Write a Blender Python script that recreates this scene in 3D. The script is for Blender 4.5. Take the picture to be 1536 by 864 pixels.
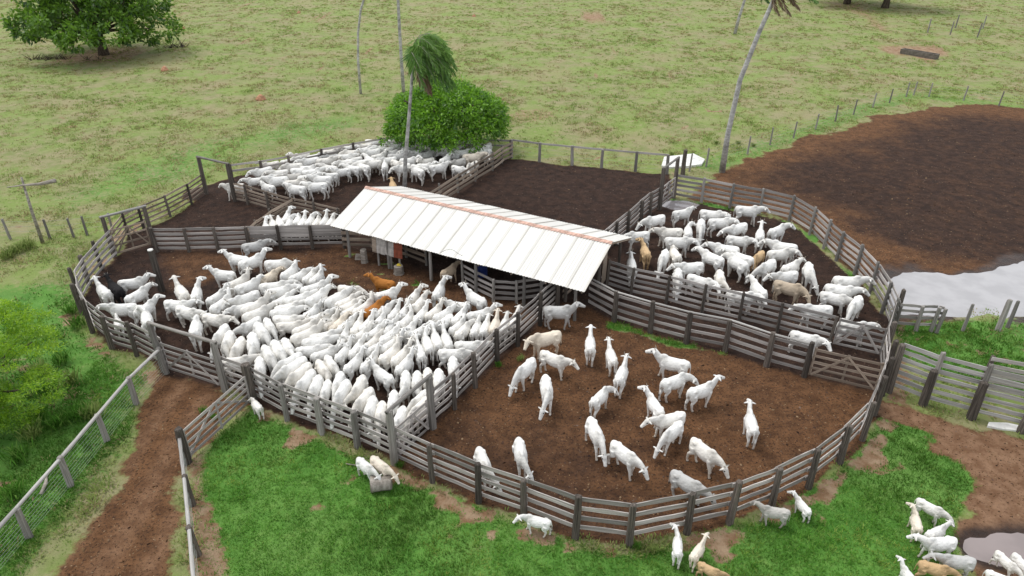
import bpy, math, random
import numpy as np
from mathutils import Vector, Matrix
for o in list(bpy.data.objects): bpy.data.objects.remove(o)
SC = bpy.context.scene
COL = SC.collection
random.seed(7)
RNG = np.random.default_rng(11)

# ------------------------------------------------------------------ camera
H, FPX, PITCH = 20.0, 1050.0, math.radians(30)
cam_d = bpy.data.cameras.new('camera')
cam = bpy.data.objects.new('camera', cam_d); COL.objects.link(cam)
cam.location = (0, 0, H); cam.rotation_euler = (math.pi/2 - PITCH, 0, 0)
cam_d.sensor_width = 36; cam_d.lens = 36*FPX/1536; cam_d.clip_end = 3000
SC.camera = cam
SC.render.resolution_x, SC.render.resolution_y = 1024, 576

# ------------------------------------------------------------------ sky and sun (overcast)
SUN_EL, SUN_AZ = math.radians(62), math.radians(-60)      # azimuth from +Y, clockwise
w = bpy.data.worlds.new('World'); SC.world = w; w.use_nodes = True
nt = w.node_tree; nt.nodes.clear()
sky = nt.nodes.new('ShaderNodeTexSky'); sky.sky_type = 'NISHITA'; sky.sun_disc = False
sky.sun_elevation = SUN_EL; sky.sun_rotation = SUN_AZ
sky.air_density = 1.0; sky.dust_density = 3.0
cloud = nt.nodes.new('ShaderNodeMix'); cloud.data_type = 'RGBA'
cloud.inputs[0].default_value = 0.8
cloud.inputs[7].default_value = (9.6, 9.9, 10.3, 1)        # even cloud cover over the blue
bg = nt.nodes.new('ShaderNodeBackground'); bg.inputs[1].default_value = 0.088
wo = nt.nodes.new('ShaderNodeOutputWorld')
nt.links.new(sky.outputs[0], cloud.inputs[6]); nt.links.new(cloud.outputs[2], bg.inputs[0])
nt.links.new(bg.outputs[0], wo.inputs[0])
sd = bpy.data.lights.new('sun', 'SUN'); sd.energy = 1.5; sd.angle = math.radians(28); sd.color = (1, .97, .92)
sun = bpy.data.objects.new('sun', sd); COL.objects.link(sun); sun.location = (-20, 10, 60)
_d = Vector((math.sin(SUN_AZ)*math.cos(SUN_EL), math.cos(SUN_AZ)*math.cos(SUN_EL), math.sin(SUN_EL)))
sun.rotation_euler = _d.to_track_quat('Z', 'Y').to_euler()
SC.view_settings.view_transform = 'Standard'; SC.view_settings.look = 'None'
SC.view_settings.exposure = 0.44; SC.view_settings.gamma = 1.0

# ------------------------------------------------------------------ helpers
def G(px, py, z=0.0):
    """photo pixel (1536x864) -> ground position at height z"""
    u, v = (px-768)/FPX, (py-432)/FPX
    dy = math.cos(PITCH) - v*math.sin(PITCH); dz = -math.sin(PITCH) - v*math.cos(PITCH)
    t = (z-H)/dz
    return Vector((u*t, dy*t, z))

def tag(o, label=None, cat=None, group=None, kind=None):
    if label: o['label'] = label
    if cat: o['category'] = cat
    if group: o['group'] = group
    if kind: o['kind'] = kind
    return o

def mesh(name, verts, faces, smooth=False):
    me = bpy.data.meshes.new(name)
    me.from_pydata([tuple(v) for v in verts], [], [tuple(f) for f in faces]); me.update()
    if smooth: me.polygons.foreach_set('use_smooth', [True]*len(me.polygons))
    return me

def obj(name, me, mat=None, parent=None, loc=(0, 0, 0), rot=(0, 0, 0), scale=(1, 1, 1)):
    o = bpy.data.objects.new(name, me); COL.objects.link(o)
    if mat is not None and me is not None and len(me.materials) == 0: me.materials.append(mat)
    if parent is not None: o.parent = parent
    o.location = loc; o.rotation_euler = rot; o.scale = scale
    return o

def thing(name, loc, label, cat, group=None, rz=0.0):
    o = bpy.data.objects.new(name, None); COL.objects.link(o)
    o.empty_display_size = .2; o.location = loc; o.rotation_euler = (0, 0, rz)
    return tag(o, label, cat, group)

def tube(path, radii, seg=8, cap=True, squash=None):
    """verts, faces of a tapered tube along a path"""
    P = [Vector(p) for p in path]; n = len(P); V = []; Fc = []; a = None
    for i, p in enumerate(P):
        t = (P[min(i+1, n-1)] - P[max(i-1, 0)]).normalized()
        h = t.cross(Vector((0, 0, 1)))
        if a is None: a = h if h.length > .25 else Vector((0, 1, 0))
        a = a - t*a.dot(t)                                   # carry the frame along, no twisting
        if h.length > .35: a = a*.5 + (h if h.dot(a) > 0 else -h)
        a = (a - t*a.dot(t)).normalized(); b = t.cross(a).normalized()
        r = radii[i] if hasattr(radii, '__len__') else radii
        ra, rb = (r if hasattr(r, '__len__') else (r, r))
        for k in range(seg):
            th = 2*math.pi*k/seg
            V.append(p + a*(ra*math.cos(th)) + b*(rb*math.sin(th)))
    for i in range(n-1):
        for k in range(seg):
            k2 = (k+1) % seg
            Fc.append((i*seg+k, i*seg+k2, (i+1)*seg+k2, (i+1)*seg+k))
    if cap:
        Fc.append(tuple(range(seg-1, -1, -1))); Fc.append(tuple((n-1)*seg+k for k in range(seg)))
    return V, Fc

def box(cx, cy, cz, sx, sy, sz):
    V = [(cx+dx*sx/2, cy+dy*sy/2, cz+dz*sz/2) for dx in (-1, 1) for dy in (-1, 1) for dz in (-1, 1)]
    F_ = [(0, 1, 3, 2), (4, 6, 7, 5), (0, 4, 5, 1), (2, 3, 7, 6), (0, 2, 6, 4), (1, 5, 7, 3)]
    return V, F_

def join(*parts):
    V = []; Fc = []
    for v, f in parts:
        n = len(V); V += [tuple(x) for x in v]; Fc += [tuple(i+n for i in q) for q in f]
    return V, Fc

# ------------------------------------------------------------------ materials
class NT:
    def __init__(s, name):
        s.m = bpy.data.materials.new(name); s.m.use_nodes = True
        s.t = s.m.node_tree; s.t.nodes.clear()
        s.out = s.n('OutputMaterial')
    def n(s, kind, **kw):
        nd = s.t.nodes.new('ShaderNode'+kind)
        for k, v in kw.items(): setattr(nd, k, v)
        return nd
    def l(s, a, b): s.t.links.new(a, b)
    def put(s, sock, v):
        if hasattr(v, 'default_value') or hasattr(v, 'is_output'): s.l(v, sock)
        elif isinstance(v, (tuple, list)) and len(v) == 3 and sock.type == 'RGBA': sock.default_value = (*v, 1)
        else: sock.default_value = v
    def noise(s, scale, detail=4, rough=.55, vec=None, dist=0):
        nd = s.n('TexNoise'); nd.inputs['Scale'].default_value = scale
        nd.inputs['Detail'].default_value = detail; nd.inputs['Roughness'].default_value = rough
        nd.inputs['Distortion'].default_value = dist
        if vec is not None: s.l(vec, nd.inputs['Vector'])
        return nd.outputs[0]
    def ramp(s, fac, lo, hi, a=0., b=1.):
        nd = s.n('MapRange'); nd.interpolation_type = 'SMOOTHSTEP'
        s.put(nd.inputs[0], fac)
        for i, v in enumerate((lo, hi, a, b)): nd.inputs[i+1].default_value = v
        return nd.outputs[0]
    def mix(s, fac, a, b, mode='MIX'):
        nd = s.n('Mix', data_type='RGBA', blend_type=mode)
        s.put(nd.inputs[0], fac); s.put(nd.inputs[6], a); s.put(nd.inputs[7], b)
        return nd.outputs[2]
    def math(s, op, a, b=0.5, clamp=False):
        nd = s.n('Math', operation=op, use_clamp=clamp)
        s.put(nd.inputs[0], a); s.put(nd.inputs[1], b)
        return nd.outputs[0]
    def bump(s, h, strength=.5, dist=.05):
        nd = s.n('Bump'); nd.inputs['Strength'].default_value = strength; nd.inputs['Distance'].default_value = dist
        s.l(h, nd.inputs['Height']); return nd.outputs[0]
    def pbsdf(s, col, rough=.8, bump=None, spec=.3, **kw):
        b = s.n('BsdfPrincipled'); s.put(b.inputs['Base Color'], col); s.put(b.inputs['Roughness'], rough)
        b.inputs['Specular IOR Level'].default_value = spec
        for k, v in kw.items(): s.put(b.inputs[k], v)
        if bump is not None: s.l(bump, b.inputs['Normal'])
        s.l(b.outputs[0], s.out.inputs[0]); return b

def wood(name, dark, light, gs=(1.2, 14, 14), tone=.35):
    t = NT(name); tc = t.n('TexCoord'); mp = t.n('Mapping'); mp.inputs['Scale'].default_value = gs
    oi = t.n('ObjectInfo'); add = t.n('VectorMath', operation='ADD')
    t.l(tc.outputs['Object'], mp.inputs[0]); t.l(mp.outputs[0], add.inputs[0])
    sc = t.n('VectorMath', operation='SCALE'); sc.inputs[0].default_value = (37, 19, 53)
    t.l(oi.outputs['Random'], sc.inputs['Scale']); t.l(sc.outputs[0], add.inputs[1])
    g = t.noise(1.0, 5, .65, add.outputs[0]); g2 = t.noise(.35, 3, .6, add.outputs[0])
    c = t.mix(t.ramp(g, .3, .72), dark, light)
    c = t.mix(t.ramp(g2, .42, .7, 0, .55), c, tuple(x*.45 for x in dark))
    hs = t.n('HueSaturation'); t.l(c, hs.inputs['Color'])
    t.l(t.ramp(oi.outputs['Random'], 0, 1, 1-tone, 1+tone), hs.inputs['Value'])
    t.pbsdf(hs.outputs[0], .88, t.bump(g, .6, .02), .2)
    return t.m

def plain(name, col, rough=.7, var=.2, scale=6, spec=.3, **kw):
    t = NT(name); tc = t.n('TexCoord'); g = t.noise(scale, 5, .6, tc.outputs['Object'])
    c = t.mix(t.ramp(g, .3, .7), tuple(x*(1-var) for x in col), tuple(min(1, x*(1+var)) for x in col))
    t.pbsdf(c, rough, t.bump(g, .4, .02), spec, **kw); return t.m

M = {}
M['board'] = wood('weathered_board', (.27, .242, .222), (.575, .54, .51))
M['brownboard'] = wood('brown_board', (.22, .165, .125), (.46, .385, .31))
M['post'] = wood('dark_post', (.036, .030, .026), (.20, .17, .145), (8, 8, 1.2), .35)
M['greypost'] = wood('grey_post', (.16, .145, .13), (.38, .36, .335), (8, 8, 1.2), .25)
M['rail'] = wood('silver_rail', (.30, .285, .265), (.56, .545, .52), (1.2, 10, 10), .15)
M['wire'] = plain('wire_metal', (.30, .33, .30), .5, .1)
M['palmtrunk'] = wood('palm_trunk', (.30, .29, .275), (.58, .57, .55), (3, 3, 5), .1)
M['bark'] = wood('tree_bark', (.05, .04, .03), (.15, .12, .09), (5, 5, 1.5), .1)
M['log'] = wood('dry_log', (.22, .19, .16), (.45, .41, .36), (2, 9, 9), .15)
M['concrete'] = plain('white_concrete', (.70, .69, .66), .8, .15, 3)
M['greyconcrete'] = plain('grey_concrete', (.14, .125, .105), .85, .3, 3)
M['tintop'] = plain('old_tin', (.42, .39, .36), .55, .3, 4, .4)
M['redtin'] = plain('rusty_red_panel', (.21, .055, .03), .7, .35, 4)
M['bluebarrel'] = plain('blue_plastic', (.02, .045, .22), .4, .1, 3, .5)
M['yellow'] = plain('yellow_cloth', (.62, .47, .05), .8, .2, 9)
M['mound'] = plain('termite_earth', (.40, .21, .125), .9, .3, 4)
M['ridge'] = plain('ridge_tile', (.56, .36, .29), .85, .35, 5)
# ------------------------------------------------------------------ layout of the corral, post feet as photo pixels on the ground
OUTER = [(172,385),(152,405),(133,428),(120,450),(123,472),(140,499),(169,522),(206,533),(247,556),(339,585),(380,600),(431,630),(483,650),(537,671),(594,696),
 (649,723),(718,753),(786,777),(863,807),(944,818),(1030,800),(1094,785),(1157,760),(1212,732),(1259,695),(1293,660),(1310,621),(1326,580),(1330,540),(1341,483),
 (1321,468),(1304,438),(1281,412),(1254,390),(1235,372),(1214,351),(1183,331),(1139,320),(1094,312),(1052,303),(1012,297),(1000,262),(953,257),(902,252),(858,248),
 (809,243),(767,237),(715,236),(665,234),(620,233),(575,235),(532,243),(485,252),(437,263),(395,271),(350,277),(310,291),(256,325),(216,343),(194,354)]
FRONT = [(594,696),(649,642),(746,545),(810,488),(845,455),(880,459),(921,483),(1029,515),(1149,549),(1206,565),(1325,590),(1310,621),(1293,660),(1259,695),(1212,732),(1157,760),(1094,785),(1030,800),(944,818),(863,807),(786,777),(718,753),(649,723)]
SHEDYARD = [(236,378),(517,372),(600,390),(700,430),(800,450),(800,480),(700,480),(600,455),(480,420),(380,398),(300,430),(250,440)]
YARD = [(1012,297),(1040,272),(1090,258),(1150,232),(1230,196),(1320,172),(1420,155),(1536,163),(1800,185),(1800,474),(1536,476),(1344,477),(1325,440),(1281,412),(1235,372),(1183,331),(1094,312)]
POND = [(1330,418),(1350,411),(1390,408),(1440,413),(1478,406),(1505,398),(1536,392),(1620,384),(1800,380),(1800,474),(1620,478),(1536,474),(1480,473),(1410,472),(1360,471),(1343,470),(1334,440)]
POOL = [(1440,820),(1450,806),(1480,800),(1536,800),(1620,803),(1620,850),(1540,846),(1500,848),(1470,842),(1448,834)]
WETSPOT = [(988,306),(1005,301),(1030,301),(1050,306),(1038,312),(1010,314)]
ROAD = [(246,552),(339,585),(378,604),(330,642),(286,690),(280,760),(262,830),(240,960),(-20,960),(40,880),(120,790),(170,712),(200,650),(222,600)]
REDDIRT = [(1312,604),(1360,614),(1430,634),(1536,655),(1700,670),(1700,960),(1436,900),(1440,850),(1424,800),(1416,775),(1455,752),(1478,722),(1455,692),(1400,672),(1420,650),(1345,626)]
LAWN = [(290,700),(330,652),(380,612),(483,660),(594,706),(649,733),(786,787),(863,817),(944,828),(1030,810),(1157,770),(1259,705),(1300,660),(1330,612),(1480,660),(1500,740),(1440,780),(1450,960),(300,960)]
LEFTGREEN = [(0,430),(110,420),(120,480),(200,540),(245,558),(200,650),(120,780),(20,900),(-200,900),(-200,480)]
BANK = [(1344,478),(1536,477),(1800,477),(1800,640),(1536,600),(1400,560),(1336,530)]
NORTHGREEN = [(100,330),(240,285),(380,235),(560,190),(540,170),(330,195),(150,250),(60,300),(60,430),(130,420)]
TROUGHDIRT = [(1320,73),(1345,68),(1385,68),(1420,76),(1436,84),(1420,90),(1385,91),(1350,86),(1326,80)]
def wp(poly): return np.array([G(*p)[:2] for p in poly])

def sdist(P, poly):
    """signed distance, positive inside"""
    n = len(poly); d2 = np.full(len(P), 1e18); inside = np.zeros(len(P), bool)
    for i in range(n):
        a, b = poly[i], poly[(i+1) % n]; ab = b-a
        t = np.clip(((P-a)@ab)/(ab@ab+1e-12), 0, 1)
        q = P-(a+t[:, None]*ab); d2 = np.minimum(d2, (q*q).sum(1))
        c = (a[1] > P[:, 1]) != (b[1] > P[:, 1])
        xs = a[0]+(P[:, 1]-a[1])*ab[0]/(ab[1] if abs(ab[1]) > 1e-12 else 1e-12)
        inside ^= c & (P[:, 0] < xs)
    d = np.sqrt(d2); return np.where(inside, d, -d)

_tab = RNG.random((256, 256))
def vnoise(x, y):
    xi = np.floor(x).astype(int); yi = np.floor(y).astype(int); fx = x-xi; fy = y-yi
    fx = fx*fx*(3-2*fx); fy = fy*fy*(3-2*fy); T = lambda i, j: _tab[i & 255, j & 255]
    return (T(xi, yi)*(1-fx)+T(xi+1, yi)*fx)*(1-fy)+(T(xi, yi+1)*(1-fx)+T(xi+1, yi+1)*fx)*fy
def fbm(P, s, o=4, off=0.):
    r = np.zeros(len(P)); a = .5; tot = 0
    for k in range(o):
        r += a*vnoise(P[:, 0]*s+off+17*k, P[:, 1]*s+off*1.7+31*k); tot += a; s *= 2.03; a *= .5
    return r/tot
def sstep(x, a, b):
    t = np.clip((x-a)/(b-a), 0, 1); return t*t*(3-2*t)

def segdist(P, pts):
    d = np.full(len(P), 1e9)
    for a, b in zip(pts[:-1], pts[1:]):
        ab = b-a; t = np.clip(((P-a)@ab)/(ab@ab), 0, 1); q = P-(a+t[:, None]*ab); d = np.minimum(d, np.sqrt((q*q).sum(1)))
    return d

def masks(P):
    n1 = fbm(P, .55, 5, 3.)-.5; n2 = fbm(P, .16, 4, 9.)-.5; n3 = fbm(P, 1.5, 4, 5.)-.5
    so = sdist(P, wp(OUTER)); m = {}
    pen = sstep(so+n1*1.2, -.35, .35)
    bk = np.array([G(*p)[:2] for p in [(310,291),(350,277),(437,263),(532,243),(620,233),(700,235)]])
    pen = np.maximum(pen, sstep(1.9-segdist(P, bk)+n1*2, 0, .6))                      # trampled strip outside the back fence
    yard = sstep(sdist(P, wp(YARD))+n1*3.5+n2*2.5, -.8, 1.2)
    road = sstep(sdist(P, wp(ROAD))+n1*2.0+n2*.8, -.5, .8)
    red = sstep(sdist(P, wp(REDDIRT))+n1*2.6, -.35, .6)
    front = sstep(sdist(P, wp(FRONT)), -.3, .3); shed = sstep(sdist(P, wp(SHEDYARD))+n1*2, -.8, .8)
    dirt = np.maximum.reduce([pen, yard, road, red])
    # grass that grows on the foot of fences inside the pens
    e = np.array([G(*p)[:2] for p in [(1012,299),(1052,305),(1094,314),(1139,323),(1183,334),(1214,354),(1254,394),(1281,416)]])
    g = np.array([G(*p)[:2] for p in [(921,488),(975,505),(1029,519),(1086,531)]])
    k = np.array([G(*p)[:2] for p in [(180,375),(216,349),(256,330)]])
    strip = np.maximum(sstep(.42-segdist(P, e)+n1*1.1, 0, .5)*.9, sstep(.45-segdist(P, g)+n1*1.2, 0, .5)*.9)
    patch = sstep(n3+n2*.7, .17, .27)*sstep(sdist(P, wp(SHEDYARD)), -.2, .8)*.8
    strip = np.maximum(strip, patch)
    dirt = dirt*(1-strip*.95)
    m['dirt'] = dirt
    # dark wet manure, plus shade among the herd painted into the soil
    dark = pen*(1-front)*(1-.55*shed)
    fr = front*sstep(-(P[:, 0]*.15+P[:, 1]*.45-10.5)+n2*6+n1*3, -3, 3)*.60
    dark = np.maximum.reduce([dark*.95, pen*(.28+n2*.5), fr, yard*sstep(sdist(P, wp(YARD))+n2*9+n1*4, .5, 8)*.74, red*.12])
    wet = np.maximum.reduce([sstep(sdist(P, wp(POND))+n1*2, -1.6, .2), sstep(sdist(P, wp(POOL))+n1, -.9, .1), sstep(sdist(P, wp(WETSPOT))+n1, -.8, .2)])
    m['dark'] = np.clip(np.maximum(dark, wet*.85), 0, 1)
    m['wet'] = wet
    bank = sstep(sdist(P, wp(BANK))+n1*1.5, -.5, .8); lawn = sstep(sdist(P, wp(LAWN))+n1*1.0, -.5, .6)
    left = sstep(sdist(P, wp(LEFTGREEN))+n2*3, -2, 2)*.75
    north = sstep(sdist(P, wp(NORTHGREEN))+n2*6, -3, 3)*.5
    fl = np.array([G(*p)[:2] for p in [(1059,250),(1121,231),(1190,207),(1253,182),(1309,161),(1370,143),(1445,151),(1540,164)]])
    fence_t = sstep(1.6-segdist(P, fl)+n1*2, -.8, .8)*.5
    m['lush'] = np.clip(np.maximum.reduce([lawn, bank*.95, left, north, fence_t, strip*.9]), 0, 1)
    near = np.exp(-np.abs(so+.5)/.8)*(so < .1)                     # worn ground along the outside of the corral fence
    bare = sstep(near*.72+n1*1.5+n3*1.0, .42, .85)*sstep(P[:, 1], 60, 45)
    bare = np.maximum(bare, sstep(n3*.8+n1*.7+n2*.4, .26, .40)*.7*(1-.75*lawn))
    bare = np.maximum(bare, sstep(sdist(P, wp(TROUGHDIRT))+n1*2, -.5, .8))
    q = np.array([G(*p)[:2] for p in [(290,690),(300,757),(312,832),(322,915)]])
    bare = np.maximum(bare, sstep(.75-segdist(P, q)+n1*1.4, 0, .5)*.8)
    tr = [((156,84), 7.5, .7), ((1270,8), 9, .6), ((1327,14), 8, .6), ((255,80), 3, .5), ((890,25), 3.2, .8), ((800,175), 4, .5)]
    for pxy, r, a in tr:
        c = np.array(G(*pxy)[:2]); bare = np.maximum(bare, a*sstep(1-np.sqrt(((P-c)**2).sum(1))/r+n1*.9, 0, .5))
    m['bare'] = np.clip(bare, 0, 1)*(1-dirt)*(1-strip)
    _a = np.array(G(310, 600)[:2]); _b = np.array(G(150, 840)[:2]); _u = (_b-_a)/np.linalg.norm(_b-_a); _s = (P-_a)@np.array([-_u[1], _u[0]])
    trk = .5+.5*np.cos(_s*2*math.pi/1.5+n2*5)
    m['red'] = np.maximum(red, trk* sstep(sdist(P, wp(ROAD)), -.5, .5)*.55)
    basin = np.maximum.reduce([sstep(sdist(P, wp(POND)), -1.0, 1.2), sstep(sdist(P, wp(POOL)), -.4, .6), sstep(sdist(P, wp(WETSPOT)), -.4, .5)])
    rough = (1-dirt)
    m['z'] = (fbm(P, .9, 3, 2.)-.5)*.10*rough + (n3)*.035*np.maximum(dirt, .3) - basin*.075
    # wheel and hoof ridges along the road
    a = np.array(G(300, 600)[:2]); b = np.array(G(150, 840)[:2]); ab = (b-a)/np.linalg.norm(b-a); s = (P-a)@np.array([-ab[1], ab[0]])
    m['z'] += .03*road*np.cos(s*2*math.pi/.95)*(.6+n2)
    m['_pen'], m['_yard'], m['_road'], m['_lawn'], m['_red'] = pen, yard, road, lawn, red
    return m

def axis(lo, hi, step, far_lo, far_hi):
    a = list(np.arange(lo, hi+1e-6, step)); s = step
    while a[-1] < far_hi: s *= 1.25; a.append(a[-1]+s)
    s = step; b = [a[0]]
    while b[-1] > far_lo: s *= 1.25; b.append(b[-1]-s)
    return np.array(b[:0:-1]+a)
gx = axis(-48, 48, .26, -900, 900); gy = axis(10, 72, .26, -200, 1500)
GX, GY = np.meshgrid(gx, gy); GP = np.stack([GX.ravel(), GY.ravel()], 1)
GM = masks(GP); NX, NY = len(gx), len(gy)

def ground_material():
    t = NT('ground_surface'); geo = t.n('NewGeometry'); P = geo.outputs['Position']
    at = lambda nm: t.n('Attribute', attribute_name=nm).outputs['Fac']
    dirt, dark, lush, bare, red, wet = [at(k) for k in ('dirt', 'dark', 'lush', 'bare', 'red', 'wet')]
    n_f = t.noise(9, 5, .65, P); n_m = t.noise(1.6, 5, .62, P); n_l = t.noise(.22, 4, .6, P); n_vf = t.noise(38, 4, .7, P); n_x = t.noise(.6, 5, .65, P)
    n_e = t.noise(3.0, 8, .75, P)
    def edge(a, amp=.9):
        return t.ramp(t.math('ADD', a, t.math('MULTIPLY', t.math('SUBTRACT', n_e, .5), amp)), .32, .68)
    # dry pasture
    p = t.mix(t.ramp(n_x, .36, .62), (.185, .225, .072), (.295, .268, .145))
    p = t.mix(t.ramp(n_l, .40, .62, 0, .8), p, (.205, .285, .07))
    p = t.mix(t.ramp(n_m, .5, .72, 0, .8), p, (.335, .30, .165))
    p = t.mix(t.ramp(n_f, .58, .8, 0, .4), p, (.13, .155, .055))
    p = t.mix(t.ramp(t.noise(.09, 5, .6, P), .50, .66, 0, .55), p, (.315, .265, .15))
    # lush grass
    g = t.mix(t.ramp(n_x, .35, .65), (.07, .195, .027), (.115, .27, .045))
    g = t.mix(t.ramp(n_l, .42, .66, 0, .75), g, (.15, .285, .062))
    g = t.mix(t.ramp(n_m, .5, .75, 0, .6), g, (.20, .315, .08))
    g = t.mix(t.ramp(n_f, .52, .76, 0, .6), g, (.06, .15, .024))
    # bare sandy soil
    b = t.mix(t.ramp(n_m, .35, .65), (.225, .13, .07), (.36, .255, .165)); b = t.mix(t.ramp(n_f, .55, .75, 0, .6), b, (.17, .13, .06))
    # brown trampled earth with bits of straw and dung
    d = t.mix(t.ramp(n_m, .32, .66), (.094, .042, .017), (.178, .085, .037)); d = t.mix(t.ramp(n_f, .48, .66, 0, .9), d, (.033, .016, .009))
    d = t.mix(t.ramp(n_vf, .58, .70, 0, .65), d, (.27, .18, .105))
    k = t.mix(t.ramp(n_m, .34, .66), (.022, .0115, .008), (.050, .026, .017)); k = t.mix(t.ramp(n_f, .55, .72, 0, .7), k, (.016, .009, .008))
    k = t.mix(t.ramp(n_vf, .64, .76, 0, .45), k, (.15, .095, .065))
    r = t.mix(t.ramp(n_m, .35, .65), (.17, .088, .046), (.28, .165, .098)); r = t.mix(t.ramp(n_f, .5, .7, 0, .7), r, (.10, .05, .028))
    d = t.mix(red, d, r)
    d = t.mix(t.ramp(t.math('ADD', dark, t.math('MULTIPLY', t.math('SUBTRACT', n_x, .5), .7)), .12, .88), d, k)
    c = t.mix(edge(lush, 1.5), p, g); c = t.mix(edge(bare, 2.0), c, b); c = t.mix(edge(dirt, 1.3), c, d)
    h = t.math('ADD', t.math('MULTIPLY', n_f, .7), t.math('MULTIPLY', n_m, 1.0)); h = t.math('ADD', h, t.math('MULTIPLY', n_vf, .35))
    rough = t.ramp(wet, .3, .9, .95, .35)
    t.pbsdf(c, rough, t.bump(h, .9, .12), .25)
    return t.m
M['ground'] = ground_material()

# faces of the one terrain sheet, shared out between the pieces of the setting it belongs to
ii, jj = np.meshgrid(np.arange(NX-1), np.arange(NY-1)); q0 = (jj*NX+ii).ravel()
quads = np.stack([q0, q0+1, q0+NX+1, q0+NX], 1)
fm = {k: GM[k][quads].mean(1) for k in ('_pen', '_yard', '_road', '_lawn', '_red')}
cat = np.zeros(len(quads), int)
cat[fm['_lawn'] > .5] = 1; cat[fm['_red'] > .5] = 2; cat[fm['_road'] > .5] = 3; cat[fm['_yard'] > .5] = 4; cat[fm['_pen'] > .5] = 5
for c, nm in enumerate(['ground', 'lawn', 'trampled_ground', 'dirt_road', 'muddy_yard', 'corral_floor']):
    f = quads[cat == c]
    if len(f) == 0: continue
    used, inv = np.unique(f, return_inverse=True); inv = inv.reshape(f.shape)
    co = np.column_stack([GP[used], GM['z'][used]])
    me = bpy.data.meshes.new(nm); me.vertices.add(len(co)); me.vertices.foreach_set('co', co.ravel())
    me.loops.add(inv.size); me.loops.foreach_set('vertex_index', inv.ravel().astype(np.int32))
    me.polygons.add(len(inv)); me.polygons.foreach_set('loop_start', np.arange(0, inv.size, 4, dtype=np.int32)); me.update(calc_edges=True)
    me.polygons.foreach_set('use_smooth', [True]*len(inv))
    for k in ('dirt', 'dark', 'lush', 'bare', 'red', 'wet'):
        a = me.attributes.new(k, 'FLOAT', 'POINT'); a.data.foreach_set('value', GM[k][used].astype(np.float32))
    o = obj(nm, me, M['ground']); o['kind'] = 'structure'

# ------------------------------------------------------------------ water
def water(name, poly, base, z, rough=.04, grow=.55):
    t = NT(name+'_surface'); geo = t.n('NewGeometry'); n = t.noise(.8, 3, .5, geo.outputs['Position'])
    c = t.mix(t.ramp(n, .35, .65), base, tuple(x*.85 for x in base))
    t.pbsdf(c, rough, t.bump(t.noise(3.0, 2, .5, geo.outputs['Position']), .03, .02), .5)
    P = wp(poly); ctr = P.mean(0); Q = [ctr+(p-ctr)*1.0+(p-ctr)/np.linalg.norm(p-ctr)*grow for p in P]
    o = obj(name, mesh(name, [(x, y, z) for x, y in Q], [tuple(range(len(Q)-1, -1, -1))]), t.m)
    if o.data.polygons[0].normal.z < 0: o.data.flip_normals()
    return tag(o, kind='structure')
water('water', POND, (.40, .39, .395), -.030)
water('puddle', POOL, (.27, .225, .215), -.030)
water('puddle', WETSPOT, (.26, .24, .245), -.030, grow=.1)
# ------------------------------------------------------------------ fence pieces: a few shared meshes, many individuals
def board_mesh(k):
    r = random.Random(100+k); V = []; Fc = []; n = 5                    # unit length on x, unit height on z, thickness .03
    sag = r.uniform(-.06, .06); e0, e1 = r.uniform(-.06, .06), r.uniform(-.06, .06)
    for i in range(n):
        x = i/(n-1); zc = sag*math.sin(math.pi*x)+r.uniform(-.03, .03); hh = .5+r.uniform(-.06, .06); y = r.uniform(-.006, .006)
        xx = x-.5
        V += [(xx, y-.016, zc-hh), (xx, y+.016, zc-hh), (xx, y+.016, zc+hh), (xx, y-.016, zc+hh)]
    for i in range(n-1):
        for s in range(4):
            a, b = i*4+s, i*4+(s+1) % 4; Fc.append((a, b, b+4, a+4))
    Fc += [(3, 2, 1, 0), ((n-1)*4, (n-1)*4+1, (n-1)*4+2, (n-1)*4+3)]
    return mesh('board', V, Fc)
def post_mesh(k, square=False):
    r = random.Random(200+k); seg = 8; path = []; rad = []
    for i, z in enumerate((-.12, .25, .55, .85, .985, 1.0)):
        path.append((r.uniform(-.012, .012)*(i > 0)*1.0, r.uniform(-.012, .012)*(i > 0), z)); rad.append((1.1, 1.02, .97, .93, .9, .72)[i])
    jit = [1+r.uniform(-.12, .12) for _ in range(seg)]; V2 = []; n = len(path)
    for i, p in enumerate(path):
        for k in range(seg):
            th = 2*math.pi*k/seg; q = rad[i]*jit[k]*r.uniform(.94, 1.06); V2.append((p[0]*4+q*math.cos(th), p[1]*4+q*math.sin(th), p[2]+(.012*math.sin(k*1.9) if i >= 4 else 0)))
    Fc = [(i*seg+k, i*seg+(k+1) % seg, (i+1)*seg+(k+1) % seg, (i+1)*seg+k) for i in range(n-1) for k in range(seg)]+[tuple((n-1)*seg+k for k in range(seg))]
    return mesh('post', V2, Fc)
def rail_mesh(k):
    r = random.Random(300+k); n = 6
    path = [(i/(n-1)-.5, 0, r.uniform(-.012, .012)) for i in range(n)]
    V, Fc = tube([(p[0], p[1], p[2]) for p in path], [1*r.uniform(.85, 1.1) for _ in range(n)], 7)
    out = []                                                              # unit radius on y,z; unit length on x
    for i, v in enumerate(V): p = path[i//7]; out.append((p[0], v[1], v[2]))
    return mesh('rail', out, Fc, True)
BOARDS = {}; POSTS = {}; RAILS = {}
def get(cache, fn, key, nvar):
    k = random.randrange(nvar)
    if (key, k) not in cache:
        me = fn(k); me.materials.append(M[key]); cache[(key, k)] = me
    return cache[(key, k)]
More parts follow.
